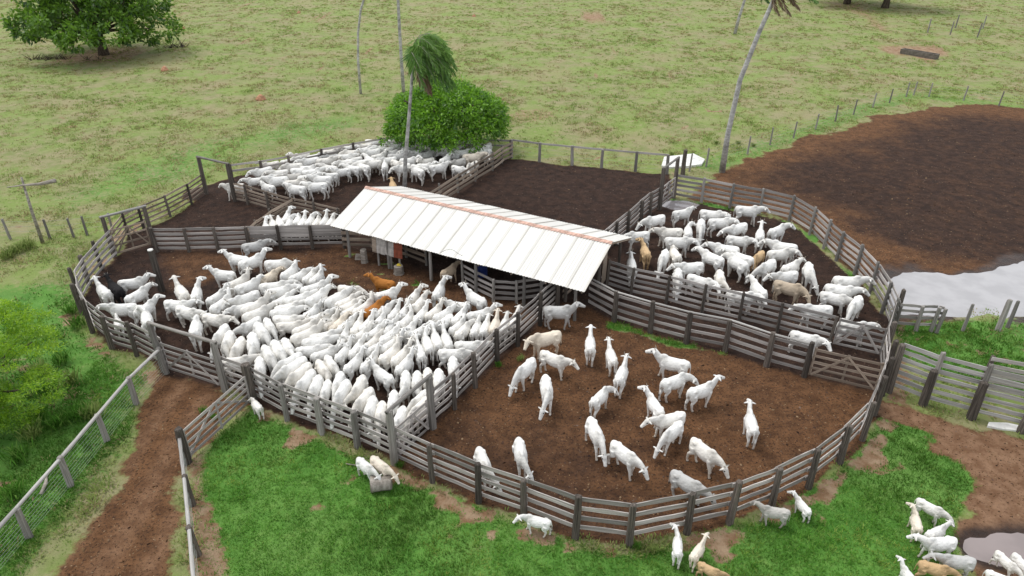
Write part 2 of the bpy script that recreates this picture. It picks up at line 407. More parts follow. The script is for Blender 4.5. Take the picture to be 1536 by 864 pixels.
def add_board(par, a, b, zc, h, mat='board', off=0., z2=None, name='board', thick=1.0):
    """plank from a to b (world xy), centre height zc (z2 at the far end), set off sideways"""
    a, b = Vector((a[0], a[1], zc)), Vector((b[0], b[1], zc if z2 is None else z2)); d = b-a; L = d.length
    yaw = math.atan2(d.y, d.x); pit = -math.asin(max(-1, min(1, d.z/L))); nrm = Vector((-math.sin(yaw), math.cos(yaw), 0))
    c = (a+b)/2+nrm*off-par.location
    return obj(name, get(BOARDS, board_mesh, mat, 5), None, par, c, (0, pit+random.uniform(-.006, .006), yaw), (L, thick, h*random.uniform(.92, 1.08)))
def add_post(par, p, h, r, mat='post', lean=.02, name='post', tilt=None):
    rot = (random.uniform(-lean, lean), random.uniform(-lean, lean), random.uniform(0, 6.28)) if tilt is None else tilt
    me = get(POSTS, post_mesh, mat, 6)
    return obj(name, me, None, par, Vector((p[0], p[1], 0))-par.location, rot, (r, r, h))
def add_rail(par, a, b, r, mat='rail', name='rail'):
    a, b = Vector(a), Vector(b); d = b-a; L = d.length
    yaw = math.atan2(d.y, d.x); pit = -math.asin(d.z/L)
    return obj(name, get(RAILS, rail_mesh, mat, 4), None, par, (a+b)/2-par.location, (0, pit, yaw), (L, r, r))
WIRES = {}
def add_wire(par, a, b, r=.006):
    me = WIRES.get('w')
    if me is None:
        V, Fc = tube([(-.5, 0, 0), (0, 0, -.0), (.5, 0, 0)], 1.0, 4); me = WIRES['w'] = mesh('wire', [(v[0], v[1], v[2]) for v in V], Fc); me.materials.append(M['wire'])
    a, b = Vector(a), Vector(b); d = b-a; L = d.length
    return obj('wire', me, None, par, (a+b)/2-par.location, (0, -math.asin(d.z/L), math.atan2(d.y, d.x)), (L, r, r))

FENCE_SEGS = []                                                           # for keeping the cattle off the planks
def plank_fence(pts, label, n=5, h=1.9, r=.13, z0=.28, z1=1.72, bh=.17, mat='board', pmat='post', side=1, skip_posts=(), group=None, solid=None, heights=None, toprail=None):
    W = [G(*p) for p in pts]
    par = thing('plank_fence', W[0], label, 'fence', group)
    for i, p in enumerate(W):
        if i in skip_posts: continue
        add_post(par, p, (heights or {}).get(i, h)*random.uniform(.97, 1.04), r*random.uniform(.76, .98), pmat)
    for i in range(len(W)-1):
        a, b = W[i], W[i+1]; FENCE_SEGS.append((a, b)); d = (b-a).normalized()
        if solid and i in solid:
            zs = [(.30, .16), (.62, .17)]+[(.86+.2*k, .205) for k in range(4)]
        else: zs = [(z0+(z1-z0)*k/(n-1), bh) for k in range(n)]
        for zc, hh in zs:
            add_board(par, a-d*.06, b+d*.06, zc+random.uniform(-.015, .015), hh, mat, side*(r+.022+(i % 2)*.034), zc+random.uniform(-.02, .02))
        if toprail and i >= 0: add_rail(par, (a.x, a.y, toprail), (b.x, b.y, toprail), .055)
    return par

def gate(a, b, label, n=5, z0=.25, z1=1.6, bh=.13, mat='board', brace=2, off=.0, gap=.2):
    A, B = G(*a), G(*b); d = (B-A).normalized(); A2, B2 = A+d*gap, B-d*gap
    par = thing('plank_gate', A2, label, 'gate')
    FENCE_SEGS.append((A, B)); L = (B2-A2).length
    for k in range(n): zc = z0+(z1-z0)*k/(n-1); add_board(par, A2, B2, zc, bh, mat, off)
    for s, t in ((0, 'stile'), (1, 'stile'), (.5, 'stile')):
        p = A2+d*(L*s); q = p+Vector((0, 0, 1))
        o = add_board(par, p-d*.001, p+d*.999, 0, bh*.8, mat, off+.04, name=t); o.rotation_euler = (0, -math.pi/2, math.atan2(d.y, d.x))
        o.scale = (z1-z0+bh*1.3, 1, bh*.8); nrm = Vector((-d.y, d.x, 0)); o.location = p+nrm*(off+.04)+Vector((0, 0, (z0+z1)/2))-par.location
    if brace:
        m = A2+d*(L*.5)
        add_board(par, A2+d*.05, m, z0, bh*.8, mat, off-.045, z1, 'brace'); add_board(par, m, B2-d*.05, z1, bh*.8, mat, off-.045, z0, 'brace')
    return par

def gateway(a, b, h, label, r=.15, mat='post', lm='greypost', hb=None):
    A, B = G(*a), G(*b); par = thing('gateway', A, label, 'gateway')
    add_post(par, A, h, r, mat, .01); add_post(par, B, hb or h, r, mat, .01)
    d = (B-A).normalized()
    add_rail(par, Vector((A.x, A.y, h-.02))-d*.15, Vector((B.x, B.y, (hb or h)-.02))+d*.15, .085, lm, 'lintel')
    return par

# outer back fence (rail on posts), behind the packed herd
def rail_fence(pts, label, h=1.6, r=.09, rails=(1.5,), wires=(1.1, .75, .4), pmat='greypost', rmat='rail', rr=.05, group=None, name='rail_fence', flat=False):
    W = [G(*p) for p in pts]; par = thing(name, W[0], label, 'fence', group)
    for p in W: add_post(par, p, h*random.uniform(.96, 1.05), r, pmat, .035)
    for a, b in zip(W[:-1], W[1:]):
        if name != 'wire_fence' or True: FENCE_SEGS.append((a, b))
        for z in rails:
            if flat: add_board(par, a, b, z, .16, rmat, r+.02)
            else: add_rail(par, (a.x, a.y, z), (b.x, b.y, z), rr, rmat)
        for z in wires: add_wire(par, (a.x, a.y, z), (b.x, b.y, z))
    return par
rail_fence([(350,277),(395,271),(437,263),(485,252),(532,243),(575,235),(620,233),(665,234),(715,236),(766,238)], 'low grey plank-topped fence behind the packed herd, running under the mango tree', 1.65, .11, (1.5, 1.05), (), 'post', 'board', flat=True)
rail_fence([(767,237),(809,243),(858,248),(902,252),(953,257),(1000,261)], 'open single-rail fence closing the empty dark pen towards the pasture', 1.62, .13, (1.52,), (1.1, .7, .35), 'greypost', 'board', flat=True)
plank_fence([(767,238),(753,245),(739,256),(713,272),(687,289),(660,307),(638,321)], 'plank fence between the packed back pen and the empty dark pen', 4, 1.6, .09, .3, 1.4, .19, 'brownboard', 'greypost', 1)
plank_fence([(989,314),(975,322),(961,334),(941,353),(923,368),(908,381)], 'plank fence from the tall corner gateway down to the shed gable', 5, 1.68, .13, .25, 1.52, .17, side=-1)
gateway((1010,297), (989,314), 3.1, 'tall gateway of two dark posts and a lintel at the back corner pen', .15)
gate((1010,297), (989,314), 'narrow braced plank gate under the lintel at the back corner')
plank_fence([(1010,297),(1052,304),(1094,313),(1139,321),(1183,332),(1214,352),(1235,373),(1254,391),(1281,413),(1304,440),(1322,470),(1332,497)], 'long curved plank fence between the right pen and the flooded muddy yard', 5, 1.95, .11, side=1, pmat='greypost', skip_posts=(0,), bh=.18)
plank_fence([(910,431),(946,443),(999,455),(1052,470),(1108,483),(1165,498),(1243,519)], 'upper plank fence of the narrow lane, with dark posts, below the right pen', 5, 1.78, .10, .22, 1.6, .165, side=1)
gate((1243,519), (1324,538), 'wide braced plank gate closing the right pen at the lane end')
plank_fence([(880,460),(921,483),(975,500),(1029,515),(1087,527),(1149,549),(1206,565)], 'lower plank fence of the narrow lane facing the big round pen', 4, 1.9, .15, .26, 1.5, .17, side=1, skip_posts=(0,), toprail=1.84)
gate((1206,565), (1318,592), 'wide brown gate with crossed braces opening into the round pen', mat='brownboard')
plank_fence([(594,696),(649,723),(718,753),(786,777)], 'front plank fence of the round pen beside the tall gateway posts', 5, 1.95, .14, side=1, skip_posts=(0,))
plank_fence([(786,777),(863,807),(944,818),(1030,800),(1094,785),(1157,760),(1212,732),(1259,695),(1293,660),(1310,622),(1322,592),(1327,565),(1326,537),(1341,484)], 'long curved four-plank fence around the front of the round pen', 4, 2.0, .16, .35, 1.72, .20, side=1, skip_posts=(0,), heights={13: 2.0})
# divider between the crowded pen and the round pen
gateway((592,696), (649,642), 2.75, 'tall grey gateway posts with lintel between crowded pen and round pen', .15, 'greypost')
gate((594,693), (648,644), 'braced plank gate under the grey lintel beside the crowded pen')
plank_fence([(649,642),(682,613),(713,581),(746,545),(777,519),(810,488),(836,463)], 'straight plank fence dividing the crowded pen from the round pen', 5, 1.95, .13, side=1, skip_posts=(0,))
# front of crowded pen
plank_fence([(380,602),(431,630),(483,650),(537,671),(592,696)], 'plank fence along the lawn in front of the crowded pen', 5, 1.95, .16, side=1, skip_posts=(4,), pmat='greypost')
plank_fence([(339,586),(380,602)], 'short plank panel between the road gateway and the thick post', 5, 1.95, .15, side=1, skip_posts=(0, 1))
gateway((247,556), (339,586), 2.7, 'tall grey gateway spanning the end of the dirt road', .16, 'greypost')
gate((249,556), (337,585), 'long braced plank gate across the end of the dirt road')
plank_fence([(172,385),(153,405),(134,428),(121,450),(124,472),(140,499),(169,523),(206,534),(247,556)], 'curved plank fence round the left end of the crowded pen', 5, 1.95, .14, side=1, skip_posts=(0, 8))
plank_fence([(172,385),(194,355),(216,343),(256,325),(288,307),(310,291)], 'open plank fence running up past the small triangular dark pen', 5, 1.62, .10, .22, 1.46, .13, 'brownboard', 'post', 1, skip_posts=(0, 5))
gateway((172,385), (232,368), 2.7, 'tall gateway with pale lintel beside the leaning wooden pole side', .14, 'post', 'rail')
gate((172,385), (232,368), 'pale brown gate with crossed braces in the left corner', 4, .2, 1.7, .11, 'brownboard')
gateway((310,291), (353,302), 2.9, 'tall dark gateway at the mouth of the packed back pen', .15, 'post', 'greypost')
plank_fence([(353,303),(372,307),(404,317),(440,327),(474,334),(510,343)], 'brown plank fence in front of the packed back pen', 5, 1.5, .11, .2, 1.36, .14, 'brownboard', 'post', 1, skip_posts=(0,))
plank_fence([(440,327),(410,345),(388,361),(375,374)], 'short brown plank fence beside the small holding chute', 5, 1.5, .10, .22, 1.36, .17, 'brownboard', 'post', 1, skip_posts=(0, 3))
plank_fence([(236,378),(284,378),(328,377),(375,375),(422,374),(469,373),(517,372)], 'plank fence behind the crowded pen, boarded solid near the shed', 5, 1.62, .13, .2, 1.48, .17, side=1, solid=(3, 4, 5))
tag(add := thing('standing_post', G(243,436), 'lone thick dark post standing inside the crowded pen', 'post'))
add_post(add, G(243,436), 2.6, .19, 'post', .03, 'trunk'); obj('cap', mesh('cap', *tube([(0, 0, 0), (0, 0, .05), (0, 0, .07)], [.15, .15, .10], 10)), M['concrete'], add, (0, 0, 2.57))
# road fences
rail_fence([(250,560),(205,606),(161,661),(107,729),(44,805),(-30,893)], 'wire fence with a round silver top rail on the left of the dirt road', 1.42, .12, (1.38,), (1.2, 1.03, .87, .72, .58, .44, .31, .18, .07), 'greypost', 'rail', .075, name='wire_fence')
rail_fence([(281,694),(289,757),(297,832),(305,912)], 'post and silver rail fence on the lawn side of the dirt road', 1.4, .12, (1.36,), (1.0, .7, .4), 'post', 'rail', .07)
g_ = gate((380,602), (281,694), 'long dark plank gate swung out beside the dirt road', 5, .2, 1.45, .12, 'board')
p_ = thing('gate_post', G(281,694), 'stout black post ending the swung-out road gate', 'post'); add_post(p_, G(281,694), 1.75, .17, 'post', .02, 'trunk')
p_ = thing('gate_post', G(380,601), 'thickest dark post of the lawn fence, holding the road gate', 'post'); add_post(p_, G(380,601), 2.05, .21, 'post', .02, 'trunk')
# loading chute on the right
ch = plank_fence([(1333,588),(1384,608),(1455,628),(1530,648),(1610,668)], 'tall silvery plank wall of the loading chute beyond the round pen', 7, 1.95, .20, .35, 2.45, .20, 'rail', 'post', 1, heights={0: 2.6})
for p in [(1384,608),(1455,628),(1530,648)]: add_post(ch, G(*p)+Vector((.16, .14, 0)), 2.75, .11, 'greypost')
ch2 = plank_fence([(1466,590),(1545,606),(1640,626)], 'darker inner plank wall of the loading chute behind the silvery one', 5, 2.1, .12, .5, 2.0, .2, 'board', 'post', -1)
rail_fence([(1341,494),(1373,497),(1396,497),(1404,499)], 'short four-rail fence standing at the edge of the flooded yard', 1.5, .10, (.35, .75, 1.1, 1.42), (), 'greypost', 'board', flat=True)
for i, (p, h) in enumerate([((1444,496), 1.5), ((1496,496), 1.75), ((1511,491), 1.5)]):
    q = thing('fence_post', G(*p), ['single thin grey post on the grassy bank of the flood water', 'thicker of the paired grey posts on the grassy bank', 'thinner of the paired grey posts on the grassy bank'][i], 'post')
    add_post(q, G(*p), h, .13 if i == 1 else .09, 'greypost', name='trunk', tilt=(-.1, .16, .3))
# pasture fences
rail_fence([(1024,262),(1034,257),(1059,250),(1088,241),(1121,231),(1155,217),(1190,207),(1223,194),(1253,182),(1280,172),(1309,161),(1334,154),(1359,145),(1370,143),(1393,145),(1445,151),(1498,159),(1560,168),(1640,180)], 'wire fence of thin posts between the pasture and the brown yard', 1.5, .075, (), (1.3, 1.0, .7, .4), 'greypost', name='wire_fence')
rail_fence([(-60,362),(16,359),(75,358),(111,356),(131,353),(170,350)], 'short wire fence of grey posts meeting the left corner gateway', 1.4, .08, (), (1.25, .9, .55), 'greypost', name='wire_fence')
q = thing('corner_post', G(1024,263), 'thick reddish-brown post at the corner by the white slab', 'post'); add_post(q, G(1024,263), 2.1, .17, 'post', .02, 'trunk')
# small enclosure in the far pasture
e = [(1391,49),(1433,42),(1474,43),(1466,56),(1425,52)]
rail_fence(e+[e[0]], 'small rough pen of crooked posts in the far pasture', 2.0, .10, (), (1.2, .6), 'greypost', name='wire_fence')
# ------------------------------------------------------------------ zebu cattle
def cow_mesh(k, head, turn, stride, name='cow'):
    r = random.Random(k); parts = []
    rings = [(-.83, 1.10, .06, .09), (-.79, 1.09, .15, .16), (-.70, 1.05, .22, .235), (-.55, 1.02, .25, .275), (-.35, .98, .265, .305), (-.12, .945, .30, .335),
             (.10, .94, .295, .345), (.30, .955, .25, .345), (.46, .985, .19, .30), (.58, 1.02, .13, .21), (.64, 1.04, .07, .12)]
    V = []; Fc = []; seg = 16
    for x, zc, wy, hz in rings:
        for s in range(seg):
            th = 2*math.pi*s/seg; c, sn = math.cos(th), math.sin(th)
            yy = wy*math.copysign(abs(c)**.85, c)*(1-.20*max(0, sn)); V.append((x, yy, zc+hz*math.copysign(abs(sn)**.9, sn)))
    for i in range(len(rings)-1):
        for s in range(seg): s2 = (s+1) % seg; Fc.append((i*seg+s, i*seg+s2, (i+1)*seg+s2, (i+1)*seg+s))
    Fc += [tuple(range(seg-1, -1, -1)), tuple((len(rings)-1)*seg+s for s in range(seg))]
    parts.append((V, Fc))
    def ell(c, rad, n=10):
        V = []; Fc = []
        for i in range(1, n):
            ph = math.pi*i/n
            for s in range(n): th = 2*math.pi*s/n; V.append((c[0]+rad[0]*math.sin(ph)*math.cos(th), c[1]+rad[1]*math.sin(ph)*math.sin(th), c[2]+rad[2]*math.cos(ph)))
        t, b = len(V), len(V)+1; V += [(c[0], c[1], c[2]+rad[2]), (c[0], c[1], c[2]-rad[2])]
        for i in range(n-2):
            for s in range(n): s2 = (s+1) % n; Fc.append((i*n+s2, i*n+s, (i+1)*n+s, (i+1)*n+s2))
        for s in range(n): s2 = (s+1) % n; Fc.append((s, s2, t)); Fc.append(((n-2)*n+s2, (n-2)*n+s, b))
        parts.append((V, [f[::-1] for f in Fc]))
    ell((.38, 0, 1.27), (.20, .10, .135)); ell((.26, 0, 1.23), (.32, .12, .085))           # hump
    for s in (-1, 1):
        ell((-.50, s*.165, 1.16), (.13, .085, .085)); ell((-.73, s*.09, 1.10), (.09, .07, .08))   # hooks and pins
        ell((-.58, s*.16, .90), (.20, .11, .28)); ell((.36, s*.17, .90), (.15, .085, .27))    # thigh and shoulder
    # neck and head
    nb = Vector((.52, 0, 1.08))
    P = {'up': (Vector((.85, 0, 1.47)), -.40), 'level': (Vector((.99, 0, 1.25)), -.70), 'down': (Vector((1.00, 0, .68)), -1.05), 'mid': (Vector((1.03, 0, .97)), -.95)}[head]
    R = Matrix.Rotation(turn, 3, 'Z'); poll = nb+R@(P[0]-nb)
    mid = (nb+poll)/2+Vector((.03, 0, .05 if head != 'up' else -.03)); path = [Vector((.36, 0, 1.02)), nb, nb.lerp(mid, .55), mid, mid.lerp(poll, .6), poll]
    parts.append(tube(path, [(.18, .27), (.16, .25), (.135, .215), (.115, .18), (.105, .15), (.10, .12)], 12))
    yaw = turn*1.35; hd = Vector((math.cos(yaw)*math.cos(P[1]), math.sin(yaw)*math.cos(P[1]), math.sin(P[1]))); side = Vector((-math.sin(yaw), math.cos(yaw), 0)); up = hd.cross(side)*-1
    if up.z < 0: up = -up
    hp = [poll-hd*.09, poll, poll+hd*.11, poll+hd*.26, poll+hd*.38, poll+hd*.465, poll+hd*.505]
    parts.append(tube(hp, [(.06, .06), (.115, .11), (.13, .135), (.10, .11), (.082, .085), (.08, .075), (.04, .04)], 12))
    ears = []
    for s in (-1, 1):
        e0 = poll+side*(s*.07)+up*.02+hd*.02; ed = (side*s*1.0-up*.18+Vector((0, 0, -.12))-hd*.10).normalized(); pts = [e0, e0+ed*.09, e0+ed*.17, e0+ed*.25]
        ears.append(pts[-1]); V, Fc = tube(pts, [(.03, .03), (.055, .03), (.05, .028), (.015, .015)], 8); parts.append((V, Fc))
    # dewlap
    j = poll+hd*.16-up*.09; parts.append(tube([j, mid-Vector((0, 0, .17)), nb-Vector((.02, 0, .27)), Vector((.50, 0, .66)), Vector((.36, 0, .60))], [(.03, .03), (.032, .07), (.04, .10), (.05, .08), (.04, .05)], 8))
    ell((-.05, 0, .66), (.35, .14, .07))
    hooves = []
    for q, s in ((0, -1), (1, 1), (2, 1), (3, -1)):
        ph = stride*(1 if q % 2 == 0 else -1)+r.uniform(-.04, .04); y = s*(.135+r.uniform(-.015, .02))
        if q < 2:
            L = [(.38, y*1.15, .92), (.37, y*1.1, .70), (.40+ph*.5, y, .40), (.39+ph*.9, y, .13), (.41+ph, y, .06), (.42+ph, y, .0)]; rr = [.12, .095, .065, .050, .060, .064]
        else:
            L = [(-.55, y*1.2, .95), (-.48+ph*.2, y*1.25, .70), (-.66+ph*.6, y*1.05, .44), (-.64+ph*.95, y, .13), (-.60+ph, y, .06), (-.59+ph, y, .0)]; rr = [.16, .125, .068, .052, .060, .064]
        hooves.append(L[-1]); parts.append(tube(L, rr, 10))
    sw = r.uniform(-.05, .05); tl = [(-.76, 0, 1.22), (-.83, 0, 1.12), (-.87, sw*.4, .90), (-.86, sw*.8, .65), (-.85, sw, .50), (-.85, sw, .36)]
    parts.append(tube(tl, [.045, .035, .028, .026, .036, .018], 8))
    V, Fc = join(*parts); me = mesh(name, V, Fc); tmp = bpy.data.objects.new('tmp', me); COL.objects.link(tmp)
    m = tmp.modifiers.new('r', 'REMESH'); m.mode = 'VOXEL'; m.voxel_size = .023; m.use_smooth_shade = True
    m2 = tmp.modifiers.new('s', 'SMOOTH'); m2.factor = .5; m2.iterations = 4
    dg = bpy.context.evaluated_depsgraph_get(); out = bpy.data.meshes.new_from_object(tmp.evaluated_get(dg)); out.name = name
    bpy.data.objects.remove(tmp); bpy.data.meshes.remove(me)
    out.polygons.foreach_set('use_smooth', [True]*len(out.polygons))
    n = len(out.vertices); co = np.empty(n*3); out.vertices.foreach_get('co', co); co = co.reshape(-1, 3)
    col = np.zeros((n, 4), np.float32); col[:, 3] = 1
    near = lambda p, rad: np.clip(1.6-np.linalg.norm(co-np.array(p), axis=1)/rad, 0, 1)
    dk = near(poll+hd*.50-up*.01, .06)
    for h_ in hooves: dk = np.maximum(dk, (co[:, 2] < .055)*.8)
    dk = np.maximum(dk, near(tl[-2], .07)*.95); dk = np.maximum(dk, near(tl[-1], .06)*.95)
    for s in (-1, 1): dk = np.maximum(dk, (np.linalg.norm(co-np.array(poll+hd*.14+side*(s*.115)+up*.04), axis=1) < .036)*1.0)
    grey = np.clip(.9-np.linalg.norm((co-np.array((.45, 0, 1.22)))/np.array((.36, .5, .3)), axis=1), 0, 1)*.9
    grey = np.maximum(grey, np.clip(1-np.linalg.norm(co-np.array(mid), axis=1)/.3, 0, 1)*.5)
    grey = np.maximum(grey, near(poll+hd*.12+up*.08, .10)*.5); 
    for e_ in ears: grey = np.maximum(grey, near(e_, .10)*.6)
    dirt = np.clip((.62-co[:, 2])/.5, 0, 1)*(np.abs(co[:, 0]) < .95)
    dirt = np.maximum(dirt, .8*np.clip(1-np.linalg.norm((co-np.array((-.78, 0, .80)))/np.array((.12, .2, .30)), axis=1), 0, 1))
    col[:, 0], col[:, 1], col[:, 2] = dk, grey, dirt
    a = out.attributes.new('zones', 'FLOAT_COLOR', 'POINT'); a.data.foreach_set('color', col.ravel())
    out['horn'] = [list(poll+up*.05+side*(s*.06)-hd*.05) for s in (-1, 1)][0]+list(poll+up*.05+side*.06-hd*.05)+list(side)+list(up)
    out['len'] = 1.15
    out.materials.append(M['hide'])
    return out

t = NT('cattle_hide'); oi = t.n('ObjectInfo'); tc = t.n('TexCoord'); at = t.n('Attribute', attribute_name='zones'); sp = t.n('SeparateColor'); t.l(at.outputs['Color'], sp.inputs[0])
n_s = t.noise(2.2, 4, .6, tc.outputs['Object']); n_f = t.noise(9, 4, .6, tc.outputs['Object'])
coat = oi.outputs['Color']
cr = t.mix(t.ramp(oi.outputs['Random'], .55, 1, 0, .30), coat, t.mix(1.0, coat, (.94, .84, .70), 'MULTIPLY'))
c = t.mix(t.math('MULTIPLY', sp.outputs[1], t.ramp(oi.outputs['Random'], 0, 1, .25, .9)), cr, t.mix(1.0, cr, (.42, .42, .43), 'MULTIPLY'))
c = t.mix(t.ramp(n_s, .46, .72, 0, .6), c, t.mix(1.0, cr, (.62, .60, .555), 'MULTIPLY'))
c = t.mix(t.math('MULTIPLY', sp.outputs[2], t.ramp(n_f, .3, .7, .15, .7)), c, t.mix(1.0, cr, (.52, .38, .27), 'MULTIPLY'))
c = t.mix(t.ramp(n_f, .55, .75, 0, .35), c, t.mix(1.0, cr, (.66, .62, .57), 'MULTIPLY'))
c = t.mix(sp.outputs[0], c, (.035, .03, .028))
t.pbsdf(c, .8, t.bump(t.math('ADD', n_s, t.math('MULTIPLY', n_f, .35)), .5, .12), .2); M['hide'] = t.m
M['horn'] = plain('horn_keratin', (.30, .26, .21), .5, .3)

VAR = {}
def variant(head, side, k):
    key = (head, side, k)
    if key not in VAR:
        tn = {'0': 0, 'L': .55, 'R': -.55}[side]
        VAR[key] = cow_mesh(hash(key) % 9973 if False else (ord(head[0])*7+ord(side)*13+k*101), head, tn, (.07, -.11, .13)[k])
    return VAR[key]
hv, hf = tube([(0, 0, 0), (.03, 0, .05), (.055, 0, .11), (.055, 0, .16)], [.022, .018, .012, .004], 6)
HORN = mesh('horn', hv, hf, True); HORN.materials.append(M['horn'])
HORNM = mesh('horn', [(-v[0], v[1], v[2]) for v in hv], [f[::-1] for f in hf], True); HORNM.materials.append(M['horn'])

WHITE, CREAM, GREY = (.80, .79, .76), (.75, .675, .57), (.50, .495, .48)
TAN, ORANGE, BLACK, DUN = (.56, .395, .225), (.42, .165, .035), (.012, .011, .012), (.50, .41, .31)
COLR = {'w': WHITE, 'c': CREAM, 'g': GREY, 't': TAN, 'o': ORANGE, 'k': BLACK, 'd': DUN}
# rump x,y  shoulder x,y  head pose (u up, l level, m low, d grazing) with turn, colour, flags (b calf)
def parse(txt):
    out = []
    for ln in txt.strip().splitlines():
        for it in ln.split(';'):
            f = it.split()
            if len(f) < 4: continue
            out.append([float(x) for x in f[:4]]+[f[4] if len(f) > 4 else 'l', f[5] if len(f) > 5 else 'w', f[6] if len(f) > 6 else ''])
    return out
LEFT = parse('''166 440 153 423 u w 1;180 437 163 421 u k 2;173 422 206 417 u w 3;187 445 213 430 l w 4;205 457 166 459 l w 5;202 466 223 452 u w 6;220 484 216 464 l w 7;177 486 175 474 l w b8;278 441 266 425 u w 9;290 445 294 427 uR w 10''')
MAIN = parse('''245 449 275 452 l;265 455 293 463 l;350 408 325 405 u;312 447 329 436 u;314 462 341 443 u;363 366 390 361 l g;372 385 345 380 u;354 394 390 380 u
396 392 429 390 d;390 415 407 406 l c;339 426 367 412 u;352 431 382 419 l;425 413 442 398 l;435 414 453 406 lR;456 418 468 406 l;465 420 478 407 u
451 440 486 425 u;453 450 489 436 l;387 427 428 427 l;397 437 436 430 l;387 434 354 446 l;413 454 439 440 l;415 459 446 451 l;362 465 396 449 u;366 473 402 460 l
407 470 443 464 l;452 469 465 456 u;511 443 497 449 m;481 450 521 437 l;501 462 525 450 l;517 471 530 462 l
500 436 536 436 d;560 442 590 433 u;540 469 570 456 l o;501 454 530 447 l;516 469 547 454 u;610 451 623 437 u;618 460 633 444 l;652 441 661 423 u;729 450 703 434 u
576 476 585 463 u;589 477 596 466 u;590 486 606 470 u;618 477 631 465 u;638 471 654 459 u;690 471 668 478 l;661 480 681 469 l;684 480 688 468 u;552 474 570 463 l
494 490 504 475 u;513 491 532 479 l;533 494 543 477 u;547 493 555 480 u;557 493 565 479 u;570 493 579 480 u;590 493 605 483 l
699 473 728 465 u;675 491 686 477 l;686 494 699 482 l;705 493 712 480 l;718 493 726 480 l;736 491 742 476 u c;749 489 753 476 l;762 483 772 467 l;604 494 629 485 l
639 519 638 500 u;652 517 651 498 u;673 514 663 497 u;683 512 716 512 l;658 524 694 524 m;681 534 683 555 d;620 532 629 512 u;589 537 596 514 u;573 532 587 509 u;592 550 605 531 u;544 549 562 529 u
587 566 566 550 u;609 552 609 573 mR;625 556 625 575 d;640 552 640 570 d;657 552 658 573 d;554 517 576 505 l;549 510 569 498 l;546 500 563 490 u;639 590 627 606 d
289 500 293 476 m;302 469 333 473 l;339 482 322 503 d;345 494 340 515 d;368 502 350 522 d;381 494 386 517 d;388 477 398 499 d;382 472 367 482 m;399 475 408 489 d;336 539 372 535 l;399 533 389 556 d;399 512 411 532 d;412 507 424 526 d;427 506 443 519 m
413 467 445 468 l;413 484 447 480 l;445 497 480 484 u;447 506 491 491 u;452 510 493 503 l;469 521 499 512 u;513 506 526 489 u;512 488 524 482 l c;542 501 552 485 u;552 510 572 494 l;505 533 526 517 u;516 550 535 532 u
483 536 493 553 d;499 532 504 547 d;460 533 423 554 d;452 527 420 545 d;472 543 442 565 d;473 553 450 578 d;479 560 472 582 d;493 566 486 584 m;506 557 505 574 d;518 569 500 599 d;533 560 528 587 mR;558 580 536 604 d;558 595 554 622 d;571 600 571 622 d;584 586 581 610 d;607 603 596 626 d;638 589 620 617 d
430 440 465 444 l;470 478 500 470 l;380 455 355 460 l;432 520 455 516 l;528 520 548 508 u;470 500 500 494 l;565 515 588 498 u;700 455 676 452 l''')
SHEDCOW = parse('''590 421 566 416 u o 1;664 406 678 397 l d 2''')
BACK = parse('''366 279 343 280 l;410 278 396 274 l;459 280 433 277 l;494 273 459 274 l;501 265 468 264 l;433 265 402 267 l;430 253 410 255 l;392 265 376 266 l;505 249 484 246 l;545 248 524 246 l;550 250 533 244 m;576 249 575 240 d
589 239 601 243 l;636 255 622 248 m;644 249 666 245 l;614 246 628 250 l;683 247 695 249 m;691 232 720 229 l c;731 226 740 229 l;714 241 703 246 m;660 240 672 232 l;560 238 548 232 l''')
HOLD = parse('\n'.join('%d %d %d %d %s' % (395+i*9, 335-(i % 2), 398+i*9, 323, 'uld'[i % 3]) for i in range(12)))
RIGHT = parse('''1000 320 970 326 m;1010 317 1033 313 l;1049 313 1083 317 l;1102 309 1136 311 l;1053 323 1052 342 d;1063 329 1092 328 l;1121 333 1098 339 m;974 347 947 349 m;1026 342 992 342 l;1033 350 1033 337 lR;995 355 1033 356 l
972 380 967 367 uL t 1;950 403 947 383 l;1000 372 993 387 d;1019 384 1010 370 m;1056 393 1023 396 l;1092 390 1053 373 l;1112 372 1073 366 l;1131 388 1097 378 l;1091 352 1121 355 l;1141 356 1142 340 u;1153 346 1176 336 l
1148 369 1133 380 d t 2;1200 369 1159 362 l;1152 376 1182 373 l;1167 385 1139 400 d;1175 400 1196 390 l;1198 406 1167 410 l;1160 419 1202 429 m d 3;1212 390 1219 410 dL;1125 398 1098 377 m;1029 408 1072 420 l;1079 402 1083 419 mL;1012 406 1010 423 d;1150 440 1132 420 l
1090 436 1129 440 l;1256 459 1205 458 l;1248 415 1291 417 l;1233 424 1284 431 l;1235 436 1270 443 m;1287 440 1278 457 d;1258 482 1297 485 l''')
LANE = parse('''1187 494 1227 504 l w 1''')
ROUND = parse('''814 460 853 460 u g;843 495 802 503 l c;812 524 843 535 l;801 535 779 554 d;818 559 822 586 d;886 521 886 502 u;921 538 916 522 u;928 567 936 546 u;1036 543 995 533 u;994 572 1023 561 mR;1034 585 1064 574 u;891 598 905 583 mR
992 613 979 593 u;1028 617 993 624 l;1019 630 1002 645 d;885 624 900 651 d;920 660 949 681 m;778 656 783 681 dL;718 669 730 696 dL;1040 656 1070 678 m;1011 704 1046 723 m g;1133 642 1127 617 u''')
OUT = parse('''829 775 796 769 l w b;1012 820 1012 793 u w b;1039 835 1053 814 u c b;1049 841 1077 854 m t b;1181 762 1146 756 l g b;1200 752 1184 733 u w b;1377 746 1411 763 m w b;1380 793 1375 770 uL c b;1392 801 1415 789 l w b;1436 808 1396 810 l w b
1465 838 1421 833 l g b;1380 841 1420 850 m t b;1374 870 1364 857 u w b;1500 826 1520 843 m w b;1528 833 1540 845 l w b;1482 854 1515 866 l w b;536 685 556 700 m w b;557 682 580 698 m c b;390 611 380 599 m w b''')
